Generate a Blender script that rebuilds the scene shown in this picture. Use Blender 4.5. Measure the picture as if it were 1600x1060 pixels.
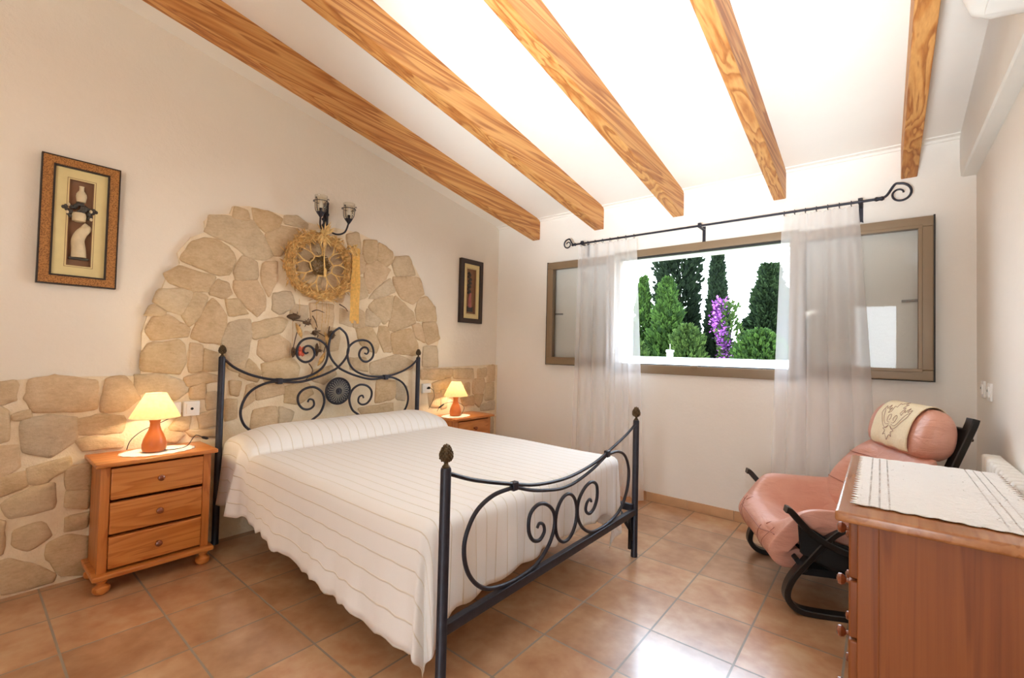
import bpy, bmesh, math, random
from mathutils import Vector, Matrix, noise
from mathutils.geometry import tessellate_polygon
R = math.radians; PI = math.pi; TAU = 2*math.pi
rnd = random.Random(7)
for o in list(bpy.data.objects): bpy.data.objects.remove(o)
scn = bpy.context.scene; COL = scn.collection

# ------------------------------------------------ camera, sky, sun, lights, exposure
cam_d = bpy.data.cameras.new('camera'); cam = bpy.data.objects.new('camera', cam_d); COL.objects.link(cam)
yaw, pitch, roll = R(39.1722), R(1.4364), R(1.3485)
fwd = Vector((-math.sin(yaw)*math.cos(pitch), math.cos(yaw)*math.cos(pitch), math.sin(pitch)))
rt = Vector((math.cos(yaw), math.sin(yaw), 0)); up = rt.cross(fwd)
rx = math.cos(roll)*rt + math.sin(roll)*up; ux = -math.sin(roll)*rt + math.cos(roll)*up
M = Matrix((rx, ux, -fwd)).transposed().to_4x4(); M.translation = (3.2929, -3.7723, 1.25)
cam.matrix_world = M
cam_d.sensor_width = 36; cam_d.lens = 707.06*36/1600; cam_d.clip_start = .02
scn.camera = cam

w = bpy.data.worlds.new('sky'); scn.world = w; w.use_nodes = True
nt = w.node_tree; nt.nodes.clear()
tc = nt.nodes.new('ShaderNodeTexCoord'); sp = nt.nodes.new('ShaderNodeSeparateXYZ')
rp = nt.nodes.new('ShaderNodeValToRGB'); bg = nt.nodes.new('ShaderNodeBackground'); ow = nt.nodes.new('ShaderNodeOutputWorld')
nt.links.new(tc.outputs['Generated'], sp.inputs[0]); nt.links.new(sp.outputs['Z'], rp.inputs[0])
rp.color_ramp.elements[0].color = (.86, .94, 1, 1); rp.color_ramp.elements[1].color = (.55, .76, 1, 1)
nt.links.new(rp.outputs[0], bg.inputs[0]); bg.inputs[1].default_value = 9.0; nt.links.new(bg.outputs[0], ow.inputs[0])

def light(kind, name, loc, power, color=(1, 1, 1), target=None, **kw):
    d = bpy.data.lights.new(name, kind); d.energy = power; d.color = color
    for k, v in kw.items(): setattr(d, k, v)
    o = bpy.data.objects.new(name, d); COL.objects.link(o); o.location = loc
    if target is not None: o.rotation_euler = (Vector(target)-Vector(loc)).to_track_quat('-Z', 'Y').to_euler()
    return o
light('SUN', 'sun', (-6, -4, 12), 4.0, (1, .94, .82), target=(-6+.75, -4+.35, 12-1), angle=.01)
# unseen spot added as fill, like a bounced flash, thrown at the sloping ceiling
light('SPOT', 'bounce_fill', (3.0, -4.5, .95), 700, (.87, .95, 1), target=(2.3, -1.5, 2.9), spot_size=R(58), spot_blend=1, shadow_soft_size=.25)
# second fill added at the unseen rear of the room, bounced off the ceiling
light('AREA', 'rear_bounce_fill', (2.2, -4.9, 1.9), 17, (1, .93, .82), target=(1.9, -4.4, 3.3), size=.5)

scn.view_settings.view_transform = 'Standard'; scn.view_settings.look = 'None'
scn.view_settings.exposure = .68; scn.view_settings.gamma = 1; scn.view_settings.use_curve_mapping = False
try:
    scn.cycles.use_denoising = True; scn.cycles.max_bounces = 10; scn.cycles.diffuse_bounces = 6
    scn.cycles.transparent_max_bounces = 24; scn.cycles.sample_clamp_indirect = 6; scn.cycles.caustics_reflective = False
    scn.cycles.caustics_refractive = False
except Exception: pass
# ------------------------------------------------ mesh helpers
class MB:
    def __init__(s): s.v = []; s.f = []; s.uv = None
    def add(s, vs, fs):
        n = len(s.v); s.v += [tuple(p) for p in vs]; s.f += [tuple(i+n for i in f) for f in fs]; return s
    def xf(s, m, start=0):
        for i in range(start, len(s.v)): s.v[i] = tuple(m @ Vector(s.v[i]))
        return s
    def box(s, x0, x1, y0, y1, z0, z1, b=0.0):
        if b <= 0:
            vs = [(x, y, z) for z in (z0, z1) for y in (y0, y1) for x in (x0, x1)]
            return s.add(vs, [(0, 2, 3, 1), (4, 5, 7, 6), (0, 1, 5, 4), (2, 6, 7, 3), (0, 4, 6, 2), (1, 3, 7, 5)])
        bm = bmesh.new(); bmesh.ops.create_cube(bm, size=1)
        for v in bm.verts: v.co = Vector(((x0+x1)/2+v.co.x*(x1-x0), (y0+y1)/2+v.co.y*(y1-y0), (z0+z1)/2+v.co.z*(z1-z0)))
        bmesh.ops.bevel(bm, geom=bm.edges[:], offset=b, segments=3, profile=.6, affect='EDGES', clamp_overlap=True)
        return s.addbm(bm)
    def addbm(s, bm):
        bm.verts.index_update()
        s.add([v.co[:] for v in bm.verts], [[v.index for v in f.verts] for f in bm.faces]); bm.free(); return s
    def tube(s, pts, r, n=8, closed=False, cap=True, flat=None):
        P = [Vector(p) for p in pts]; m = len(P)
        rr = r if callable(r) else (lambda t: r)
        T = []
        for i in range(m):
            a = P[(i-1) % m] if (closed or i > 0) else P[i]; b = P[(i+1) % m] if (closed or i < m-1) else P[i]
            T.append((b-a).normalized())
        up = Vector((0, 0, 1)) if abs(T[0].z) < .9 else Vector((1, 0, 0))
        N = (up - T[0]*up.dot(T[0])).normalized(); vs = []
        for i in range(m):
            N = (N - T[i]*N.dot(T[i])).normalized(); B = T[i].cross(N); q = rr(i/(m-1) if m > 1 else 0)
            for k in range(n):
                a = TAU*k/n; vs.append(P[i]+q*(math.cos(a)*N+math.sin(a)*B))
        fs = []
        for i in range(m if closed else m-1):
            j = (i+1) % m
            for k in range(n): l = (k+1) % n; fs.append((i*n+k, i*n+l, j*n+l, j*n+k))
        if cap and not closed: fs += [tuple(range(n-1, -1, -1)), tuple((m-1)*n+k for k in range(n))]
        return s.add(vs, fs)
    def strip(s, pts, side, wid, thick):            # flat bent bar: pts along, side = lateral vector
        P = [Vector(p) for p in pts]; sd = Vector(side).normalized(); vs = []; m = len(P)
        for i in range(m):
            t = (P[min(i+1, m-1)]-P[max(i-1, 0)]).normalized(); nn = t.cross(sd).normalized()
            c = .004
            for a, b in ((1, -1), (1, 1), (-1, 1), (-1, -1)):
                for e in ((0, 1) if a*b < 0 else (1, 0)):
                    vs.append(P[i]+sd*(a*(wid/2-(c if e == 0 else 0)))+nn*(b*(thick/2-(c if e == 1 else 0))))
        n = 8; fs = []
        for i in range(m-1):
            for k in range(n): l = (k+1) % n; fs.append((i*n+k, i*n+l, (i+1)*n+l, (i+1)*n+k))
        fs += [tuple(range(n-1, -1, -1)), tuple((m-1)*n+k for k in range(n))]
        return s.add(vs, fs)
    def lathe(s, prof, c=(0, 0, 0), n=28, cap=True, axis='z'):
        vs = []; fs = []; m = len(prof)
        for r, h in prof:
            for k in range(n):
                a = TAU*k/n; p = (r*math.cos(a), r*math.sin(a), h)
                if axis == 'x': p = (h, r*math.cos(a), r*math.sin(a))
                vs.append((p[0]+c[0], p[1]+c[1], p[2]+c[2]))
        for i in range(m-1):
            for k in range(n): l = (k+1) % n; fs.append((i*n+k, i*n+l, (i+1)*n+l, (i+1)*n+k))
        if cap: fs += [tuple(range(n-1, -1, -1)), tuple((m-1)*n+k for k in range(n))]
        return s.add(vs, fs)
    def ball(s, c, r, n=12, m=8, sx=1, sy=1, sz=1):
        prof = [(max(1e-4, r*math.sin(PI*i/m)), -r*math.cos(PI*i/m)) for i in range(m+1)]
        k = len(s.v); s.lathe(prof, (0, 0, 0), n)
        for i in range(k, len(s.v)): x, y, z = s.v[i]; s.v[i] = (c[0]+x*sx, c[1]+y*sy, c[2]+z*sz)
        return s
    def grid(s, rows):                              # rows of points
        nr, nc = len(rows), len(rows[0])
        return s.add([p for r_ in rows for p in r_], [(i*nc+j, i*nc+j+1, (i+1)*nc+j+1, (i+1)*nc+j) for i in range(nr-1) for j in range(nc-1)])
    def prism(s, poly, ax, a, b):                   # polygon in the plane normal to ax, from a to b
        n = len(poly); g = {'x': lambda p, t: (t, p[0], p[1]), 'y': lambda p, t: (p[0], t, p[1]), 'z': lambda p, t: (p[0], p[1], t)}[ax]
        vs = [g(p, a) for p in poly]+[g(p, b) for p in poly]
        fs = [tuple(range(n)), tuple(range(2*n-1, n-1, -1))]+[(i, (i+1) % n+0, (i+1) % n+n, i+n) for i in range(n)]
        return s.add(vs, fs)

def spline(pts, sub=6, closed=False):               # Catmull-Rom
    P = [Vector(p) for p in pts]; n = len(P); out = []
    for i in range(n if closed else n-1):
        if closed: p0, p1, p2, p3 = P[(i-1) % n], P[i], P[(i+1) % n], P[(i+2) % n]
        else: p0, p1, p2, p3 = P[max(i-1, 0)], P[i], P[i+1], P[min(i+2, n-1)]
        for k in range(sub):
            t = k/sub
            out.append(.5*((2*p1)+(p2-p0)*t+(2*p0-5*p1+4*p2-p3)*t*t+(3*p1-p0-3*p2+p3)*t**3))
    if not closed: out.append(P[-1])
    return out
def smooth_poly(P, it=1, q=.22):
    P = [Vector(p) for p in P]
    for _ in range(it):
        Q = []
        for i in range(len(P)):
            a, b = P[i], P[(i+1) % len(P)]; Q += [a.lerp(b, q), a.lerp(b, 1-q)]
        P = Q
    return P

def obj(name, mb, m, parent=None, smooth=38, recalc=True):
    me = bpy.data.meshes.new(name); off = Vector(parent.location) if parent and parent.parent is None and parent.type == 'EMPTY' else Vector((0, 0, 0))
    if parent is not None and parent.get('_off') is not None: off = Vector(parent['_off'])
    me.from_pydata([tuple(Vector(p)-off) for p in mb.v], [], mb.f); me.update()
    if mb.uv: 
        ul = me.uv_layers.new(name='UVMap')
        for lp in me.loops: ul.data[lp.index].uv = mb.uv[lp.vertex_index]
    if recalc:
        bm = bmesh.new(); bm.from_mesh(me); bmesh.ops.recalc_face_normals(bm, faces=bm.faces[:]); bm.to_mesh(me); bm.free()
    me.materials.append(m)
    if smooth:
        me.shade_smooth(); me.set_sharp_from_angle(angle=R(smooth))
    o = bpy.data.objects.new(name, me); COL.objects.link(o)
    if parent is not None: o.parent = parent; OFF[o.name] = off
    return o
OFF = {}
def sub(name, mb, m, part, root, **k):              # a sub-part: mesh in world coordinates, child of a part of root
    o = obj(name, mb, m, None, **k); me = o.data; off = Vector(root.location)
    for v in me.vertices: v.co -= off
    o.parent = part; return o
def tag(o, label=None, cat=None, group=None, kind=None):
    if label: o['label'] = label
    if cat: o['category'] = cat
    if group: o['group'] = group
    if kind: o['kind'] = kind
    return o
def thing(name, label, cat, loc=(0, 0, 0), group=None):
    o = bpy.data.objects.new(name, None); COL.objects.link(o); o.location = loc; o.empty_display_size = .1
    return tag(o, label, cat, group)
def struct(name, mb, m, parent=None, label=None, **k):
    o = obj(name, mb, m, parent, **k); o['kind'] = 'structure'
    if label: o['label'] = label
    return o
def copy_thing(root, loc, label):
    r = root.copy(); COL.objects.link(r); r.location = loc; r['label'] = label
    for ch in root.children:
        c = ch.copy(); COL.objects.link(c); c.parent = r
        for g in ch.children:
            d = g.copy(); COL.objects.link(d); d.parent = c
    return r

# ------------------------------------------------ materials
class NT:
    def __init__(s, name):
        s.m = bpy.data.materials.new(name); s.m.use_nodes = True; s.t = s.m.node_tree
        s.b = s.t.nodes['Principled BSDF']; s.out = s.t.nodes['Material Output']
    def n(s, typ, **k):
        x = s.t.nodes.new('ShaderNode'+typ)
        for a, v in k.items():
            if hasattr(x, a): setattr(x, a, v)
            else: x.inputs[a.replace('_', ' ')].default_value = v
        return x
    def l(s, a, b): s.t.links.new(a, b)
    def coord(s, scale=(1, 1, 1), kind='Object', rot=(0, 0, 0), rand=False):
        c = s.n('TexCoord'); mp = s.n('Mapping'); mp.inputs['Scale'].default_value = scale; mp.inputs['Rotation'].default_value = rot
        s.l(c.outputs[kind], mp.inputs[0])
        if rand:
            oi = s.n('ObjectInfo'); mu = s.n('Math', operation='MULTIPLY'); mu.inputs[1].default_value = 37.0
            s.l(oi.outputs['Random'], mu.inputs[0]); s.l(mu.outputs[0], mp.inputs['Location'])
        return mp.outputs[0]
    def noise(s, v, scale, detail=4, rough=.55, dist=0):
        x = s.n('TexNoise'); x.inputs['Scale'].default_value = scale; x.inputs['Detail'].default_value = detail
        x.inputs['Roughness'].default_value = rough; x.inputs['Distortion'].default_value = dist; s.l(v, x.inputs['Vector']); return x
    def ramp(s, f, stops):
        x = s.n('ValToRGB'); e = x.color_ramp.elements
        while len(e) < len(stops): e.new(.5)
        for i, (p, c) in enumerate(stops): e[i].position = p; e[i].color = (*c, 1) if len(c) == 3 else c
        s.l(f, x.inputs[0]); return x.outputs[0]
    def mix(s, f, a, b, mode='MIX'):
        x = s.n('Mix', data_type='RGBA', blend_type=mode)
        for i, v in ((0, f), (6, a), (7, b)):
            if hasattr(v, 'is_linked'): s.l(v, x.inputs[i])
            else: x.inputs[i].default_value = v if i == 0 else (*v, 1)
        return x.outputs[2]
    def bump(s, h, strength=.3, dist=.01):
        x = s.n('Bump'); x.inputs['Strength'].default_value = strength; x.inputs['Distance'].default_value = dist
        s.l(h, x.inputs['Height']); s.l(x.outputs[0], s.b.inputs['Normal']); return x
    def base(s, c, rough=.5, **k):
        if hasattr(c, 'is_linked'): s.l(c, s.b.inputs['Base Color'])
        else: s.b.inputs['Base Color'].default_value = (*c, 1)
        s.b.inputs['Roughness'].default_value = rough
        for a, v in k.items(): s.b.inputs[a.replace('_', ' ')].default_value = v
        return s.m
def plain(name, c, rough=.5, var=.06, scale=14, bump=.0, **k):
    t = NT(name); v = t.coord(); nz = t.noise(v, scale)
    d = tuple(max(0, x*(1-var)) for x in c); u = tuple(min(1, x*(1+var)) for x in c)
    t.base(t.ramp(nz.outputs[0], [(.3, d), (.7, u)]), rough, **k)
    if bump: t.bump(nz.outputs[0], bump)
    return t.m
def plaster(name, c, b=.25):
    t = NT(name); v = t.coord(); a = t.noise(v, 2.2, 6, .6); f = t.noise(v, 26, 5, .65)
    t.base(t.ramp(a.outputs[0], [(.3, tuple(x*.97 for x in c)), (.7, c)]), .9)
    m_ = t.n('Math', operation='ADD'); t.l(a.outputs[0], m_.inputs[0]); t.l(f.outputs[0], m_.inputs[1]); t.bump(m_.outputs[0], b, .012); return t.m
def wood(name, dark, mid, light, scale, axis='y', rough=.45, rings=9, contrast=(.25, .55, .85), coat=.0, dist=2.2, squash=.10):
    t = NT(name); sc = {'x': (squash, 1, 1), 'y': (1, squash, 1), 'z': (1, 1, squash)}[axis]
    v = t.coord(tuple(scale*q for q in sc), rand=True)
    n1 = t.noise(v, 1.0, 3, .5, .6)
    m_ = t.n('Math', operation='MULTIPLY'); m_.inputs[1].default_value = rings; t.l(n1.outputs[0], m_.inputs[0])
    fr = t.n('Math', operation='FRACT'); t.l(m_.outputs[0], fr.inputs[0])
    fine = t.noise(t.coord(tuple(scale*9*(q if q < 1 else 1) * (0.35 if q < 1 else 1) for q in sc), rand=True), 1.0, 5, .6)
    c1 = t.ramp(fr.outputs[0], [(contrast[0], light), (contrast[1], mid), (contrast[2], dark), (1, light)])
    c2 = t.mix(.35, c1, t.ramp(fine.outputs[0], [(.3, dark), (.7, light)]))
    t.base(c2, rough, Coat_Weight=coat, Coat_Roughness=.25); t.bump(fine.outputs[0], .12, .004); return t.m

def srgb(r, g, b): return tuple(((x/255+.055)/1.055)**2.4 if x > 10 else x/255/12.92 for x in (r, g, b))
M_wall = plaster('cream_plaster', srgb(240, 231, 217)); M_wall2 = plaster('white_plaster', srgb(242, 237, 230), .18)
M_ceil = plaster('ceiling_plaster', srgb(243, 239, 232), .08)
M_white = plain('white_paint', srgb(240, 240, 236), .4, .01)
M_beam = wood('pine_beam', srgb(146, 80, 32), srgb(190, 122, 58), srgb(216, 160, 94), 9.0, 'y', .55, 8, squash=.045)
M_pine = wood('honey_pine', srgb(174, 96, 38), srgb(198, 120, 54), srgb(210, 136, 68), 9, 'y', .32, 7, coat=.3)
M_pine_v = wood('honey_pine_upright', srgb(166, 90, 36), srgb(188, 112, 50), srgb(202, 126, 62), 9, 'z', .32, 7, coat=.3)
M_cherry = wood('cherry_wood', srgb(120, 60, 22), srgb(136, 71, 28), srgb(148, 83, 35), 16, 'z', .5, 4, coat=.0, squash=.04)
M_cherry_t = wood('cherry_top', srgb(156, 98, 56), srgb(174, 114, 68), srgb(184, 126, 80), 10, 'y', .25, 6, coat=.4)
M_knob = plain('dark_wood_knob', srgb(132, 66, 34), .22, .1, 20, Coat_Weight=.5)
M_iron = plain('wrought_iron', srgb(44, 44, 54), .42, .2, 30, .05, Metallic=.35)
M_bronze = plain('antique_bronze', srgb(92, 76, 54), .45, .4, 60, .3, Metallic=.6)
M_black = plain('black_lacquer_wood', srgb(28, 26, 26), .35, .1)
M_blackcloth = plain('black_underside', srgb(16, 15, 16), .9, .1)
def leather():
    t = NT('pink_leather'); v = t.coord(); a = t.noise(v, 5, 4); p = t.n('TexVoronoi'); p.inputs['Scale'].default_value = 220; t.l(v, p.inputs['Vector'])
    t.base(t.ramp(a.outputs[0], [(.3, srgb(208, 150, 130)), (.7, srgb(220, 166, 146))]), .42)
    big = t.noise(t.coord((1, 1, 3)), 7, 3, .5, .8); m_ = t.n('Math', operation='MULTIPLY_ADD'); m_.inputs[1].default_value = .04
    t.l(p.outputs['Distance'], m_.inputs[0]); t.l(big.outputs[0], m_.inputs[2]); t.bump(m_.outputs[0], .35, .03); return t.m
M_leather = leather()
M_brown = plain('bronze_aluminium', srgb(138, 117, 92), .4, .03, Metallic=.1)
M_gasket = plain('dark_gasket', srgb(40, 38, 36), .6, .05)
M_steel = plain('satin_steel', srgb(170, 168, 164), .3, .03, Metallic=.9)
M_plastic = plain('white_plastic', srgb(242, 242, 240), .3, .01)
M_dark = plain('black_plastic', srgb(24, 24, 26), .4, .05)
def tiles():
    t = NT('terracotta_tiles'); v = t.coord()
    mp = t.n('Mapping'); mp.inputs['Location'].default_value = (-.075, .02, 0); t.l(v, mp.inputs[0])
    br = t.n('TexBrick', offset=0.0, squash=1.0); t.l(mp.outputs[0], br.inputs['Vector'])
    for k, q in (('Scale', 1), ('Mortar Size', .0048), ('Mortar Smooth', .25), ('Bias', 0), ('Brick Width', .345), ('Row Height', .345)): br.inputs[k].default_value = q
    br.inputs['Color1'].default_value = (0, 0, 0, 1); br.inputs['Color2'].default_value = (1, 1, 1, 1)
    n1 = t.noise(v, 4.5, 4, .55, .3); n2 = t.noise(v, 16, 3, .5, .0)
    c1 = t.ramp(n1.outputs[0], [(.28, srgb(162, 112, 78)), (.5, srgb(190, 145, 107)), (.72, srgb(210, 174, 138))])
    c2 = t.ramp(n2.outputs[0], [(.3, srgb(166, 112, 76)), (.7, srgb(212, 174, 138))])
    c = t.mix(.3, c1, c2); c = t.mix(.16, c, br.outputs['Color'], 'OVERLAY')
    c = t.mix(br.outputs['Fac'], c, srgb(150, 138, 124)); t.base(c, .3, Coat_Weight=1, Coat_Roughness=.19)
    rr = t.ramp(n1.outputs[0], [(.1, (.27,)*3), (.9, (.31,)*3)]); r2 = t.mix(br.outputs['Fac'], rr, (.75, .75, .75)); t.l(r2, t.b.inputs['Roughness'])
    inv = t.n('Math', operation='MULTIPLY_ADD'); inv.inputs[1].default_value = -1; t.l(br.outputs['Fac'], inv.inputs[0])
    sc_ = t.n('Math', operation='MULTIPLY_ADD'); sc_.inputs[1].default_value = .06; t.l(n1.outputs[0], sc_.inputs[0]); t.l(sc_.outputs[0], inv.inputs[2])
    t.l(inv.outputs[0], sc_.inputs[2]) if False else None
    t.bump(inv.outputs[0], .22, .006); t.b.inputs['Specular IOR Level'].default_value = .55; return t.m
M_tiles = tiles()
M_base = plain('terracotta_skirting', srgb(202, 160, 120), .4, .08, 8)
def stone():
    t = NT('field_stone'); v = t.coord(); g = t.n('NewGeometry')
    c0 = t.ramp(g.outputs['Random Per Island'], [(0, srgb(218, 188, 140)), (.2, srgb(204, 176, 138)), (.4, srgb(224, 200, 160)), (.58, srgb(202, 190, 168)), (.74, srgb(212, 176, 126)), (.88, srgb(226, 194, 154))])
    a = t.noise(v, 9, 7, .65, .4); f = t.noise(t.coord((1, 1, 2.2)), 38, 6, .7)
    c = t.mix(.38, c0, t.ramp(a.outputs[0], [(.3, srgb(150, 122, 88)), (.5, srgb(206, 182, 146)), (.75, srgb(232, 216, 190))]), 'MIX')
    c = t.mix(.25, c, t.ramp(f.outputs[0], [(.35, srgb(168, 142, 110)), (.65, srgb(226, 208, 180))]))
    m_ = t.n('Math', operation='MULTIPLY_ADD'); m_.inputs[1].default_value = .4; t.l(f.outputs[0], m_.inputs[0]); t.l(a.outputs[0], m_.inputs[2])
    t.base(c, .9); t.bump(m_.outputs[0], .6, .02); return t.m
M_stone = stone()
def mortar():
    t = NT('sandy_mortar'); v = t.coord(); a = t.noise(v, 12, 6, .65); f = t.noise(v, 90, 4, .7)
    m_ = t.n('Math', operation='MULTIPLY_ADD'); m_.inputs[1].default_value = .4; t.l(f.outputs[0], m_.inputs[0]); t.l(a.outputs[0], m_.inputs[2])
    t.base(t.ramp(a.outputs[0], [(.3, srgb(232, 212, 180)), (.7, srgb(244, 229, 202))]), .95); t.bump(m_.outputs[0], .5, .02); return t.m
M_mortar = mortar()
def spread():
    t = NT('ribbed_white_cotton'); u = t.n('UVMap'); s_ = t.n('SeparateXYZ'); t.l(u.outputs[0], s_.inputs[0])
    m1 = t.n('Math', operation='MULTIPLY'); m1.inputs[1].default_value = 1/.066; t.l(s_.outputs['Y'], m1.inputs[0])
    fr = t.n('Math', operation='FRACT'); t.l(m1.outputs[0], fr.inputs[0])
    d = t.n('Math', operation='SUBTRACT'); d.inputs[1].default_value = .5; t.l(fr.outputs[0], d.inputs[0])
    ab = t.n('Math', operation='ABSOLUTE'); t.l(d.outputs[0], ab.inputs[0])
    h = t.ramp(ab.outputs[0], [(0, (1, 1, 1)), (.02, (.8, .8, .8)), (.05, (0, 0, 0))])
    v = t.coord(kind='UV'); wv = t.noise(v, 420, 2); lo = t.noise(v, 5, 3)
    c = t.mix(h, srgb(245, 243, 240), srgb(232, 224, 208)); t.base(c, .85, Sheen_Weight=.15)
    a = t.n('Math', operation='MULTIPLY_ADD'); a.inputs[1].default_value = .12; t.l(wv.outputs[0], a.inputs[0]); t.l(h, a.inputs[2])
    a2 = t.n('Math', operation='MULTIPLY_ADD'); a2.inputs[1].default_value = .5; t.l(lo.outputs[0], a2.inputs[0]); t.l(a.outputs[0], a2.inputs[2])
    t.bump(a2.outputs[0], .5, .006); return t.m
M_spread = spread()
def sheer():
    t = NT('sheer_voile'); v = t.coord((1, 1, .3)); nz = t.noise(v, 40, 3)
    t.t.nodes.remove(t.b)
    tr = t.n('BsdfTransparent'); df = t.n('BsdfDiffuse'); tl = t.n('BsdfTranslucent'); m1 = t.n('MixShader'); m2 = t.n('MixShader')
    tr.inputs[0].default_value = (1, 1, 1, 1); df.inputs[0].default_value = (.98, .98, 1, 1); tl.inputs[0].default_value = (.96, .95, .97, 1)
    m1.inputs[0].default_value = .3; t.l(df.outputs[0], m1.inputs[1]); t.l(tl.outputs[0], m1.inputs[2])
    lw = t.n('LayerWeight'); lw.inputs[0].default_value = .35
    f = t.n('Math', operation='MULTIPLY_ADD'); f.inputs[1].default_value = .28; f.inputs[2].default_value = .40; t.l(lw.outputs['Facing'], f.inputs[0])
    t.l(f.outputs[0], m2.inputs[0]); t.l(tr.outputs[0], m2.inputs[1]); t.l(m1.outputs[0], m2.inputs[2]); t.l(m2.outputs[0], t.out.inputs[0]); return t.m
M_sheer = sheer()
def pane():
    t = NT('window_glass'); nz = t.noise(t.coord(), 3); t.t.nodes.remove(t.b)
    tr = t.n('BsdfTransparent'); gl = t.n('BsdfGlossy'); gl.inputs['Roughness'].default_value = .02; m_ = t.n('MixShader')
    tr.inputs[0].default_value = (.985, .99, .985, 1); fr = t.n('Fresnel'); fr.inputs[0].default_value = 1.38
    t.l(fr.outputs[0], m_.inputs[0]); t.l(tr.outputs[0], m_.inputs[1]); t.l(gl.outputs[0], m_.inputs[2]); t.l(m_.outputs[0], t.out.inputs[0]); return t.m
M_pane = pane()
def shade():
    t = NT('lit_cream_shade'); v = t.coord(); nz = t.noise(v, 60, 3)
    c = t.ramp(nz.outputs[0], [(.3, srgb(250, 238, 210)), (.7, srgb(255, 246, 226))])
    t.t.nodes.remove(t.b); df = t.n('BsdfDiffuse'); tl = t.n('BsdfTranslucent'); m1 = t.n('MixShader'); em = t.n('Emission'); ad = t.n('AddShader')
    t.l(c, df.inputs[0]); t.l(c, tl.inputs[0]); m1.inputs[0].default_value = .85; t.l(df.outputs[0], m1.inputs[1]); t.l(tl.outputs[0], m1.inputs[2])
    em.inputs[0].default_value = (*srgb(255, 226, 150), 1); em.inputs[1].default_value = .12
    t.l(m1.outputs[0], ad.inputs[0]); t.l(em.outputs[0], ad.inputs[1]); t.l(ad.outputs[0], t.out.inputs[0]); return t.m
M_shade = shade()
M_lampbase = plain('terracotta_glaze', srgb(206, 112, 52), .35, .12, 9, .05)
M_lace = plain('crochet_cotton', srgb(242, 240, 236), .9, .05, 160, .5)
M_straw = plain('dried_straw', srgb(206, 164, 100), .7, .4, 45)
M_straw_l = plain('pale_straw', srgb(226, 190, 124), .7, .2, 45)
M_twig = plain('dark_twig', srgb(96, 74, 54), .8, .3, 30)
M_ribbon = plain('straw_ribbon', srgb(226, 178, 92), .6, .2, 50)
M_red = plain('red_bow', srgb(214, 92, 62), .6, .1)
M_cream = plain('cream_mat', srgb(226, 208, 152), .8, .04)
M_backing = plain('brown_backing', srgb(142, 104, 78), .8, .2, 4)
M_figure = plain('ivory_clay', srgb(222, 204, 168), .6, .12, 20)
M_vine = plain('charcoal_clay', srgb(70, 66, 62), .7, .2, 20)
M_rose = plain('rose_clay', srgb(176, 110, 104), .7, .15, 20)
def speck():
    t = NT('speckled_moulding'); v = t.coord(); n1 = t.n('TexVoronoi'); n1.inputs['Scale'].default_value = 170; t.l(v, n1.inputs['Vector'])
    t.base(t.ramp(n1.outputs['Distance'], [(.2, srgb(116, 70, 28)), (.6, srgb(178, 122, 60))]), .5); t.bump(n1.outputs['Distance'], .4, .003); return t.m
M_speck = speck()
M_edge = plain('black_edge', srgb(40, 28, 22), .5, .1)
M_darkframe = plain('ebony_frame', srgb(58, 42, 36), .4, .15, 30)
M_linen = plain('ivory_linen', srgb(234, 220, 188), .85, .04, 90, .2)
M_thread = plain('brown_thread', srgb(160, 120, 106), .8, .1)
def glass_clear():
    t = NT('clear_shade_glass'); nz = t.noise(t.coord(), 5); t.t.nodes.remove(t.b); tr = t.n('BsdfTransparent'); gl = t.n('BsdfGlossy'); m_ = t.n('MixShader')
    gl.inputs['Roughness'].default_value = .05; tr.inputs[0].default_value = (.95, .94, .9, 1); lw = t.n('LayerWeight'); lw.inputs[0].default_value = .14
    t.l(lw.outputs['Facing'], m_.inputs[0]); t.l(tr.outputs[0], m_.inputs[1]); t.l(gl.outputs[0], m_.inputs[2]); t.l(m_.outputs[0], t.out.inputs[0]); return t.m
M_clear = glass_clear()
def leafmat(name, a, b, tl=.25):
    t = NT(name); g = t.n('NewGeometry'); c = t.ramp(g.outputs['Random Per Island'], [(0, a), (1, b)]); t.base(c, .8)
    t.b.inputs['Specular IOR Level'].default_value = .15; return t.m
M_cyp = leafmat('dark_cypress', srgb(12, 22, 14), srgb(33, 47, 27)); M_con = leafmat('green_conifer', srgb(22, 40, 16), srgb(62, 88, 34))
M_con2 = leafmat('deep_conifer', srgb(14, 27, 15), srgb(45, 62, 34)); M_bush = leafmat('bright_shrub', srgb(28, 46, 18), srgb(70, 90, 40))
M_bract = leafmat('purple_bract', srgb(92, 40, 104), srgb(150, 88, 164)); M_bark = plain('bark', srgb(70, 54, 40), .9, .2, 20, .4)
M_ground = plain('dry_grass', srgb(70, 80, 44), .95, .3, 3)
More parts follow.
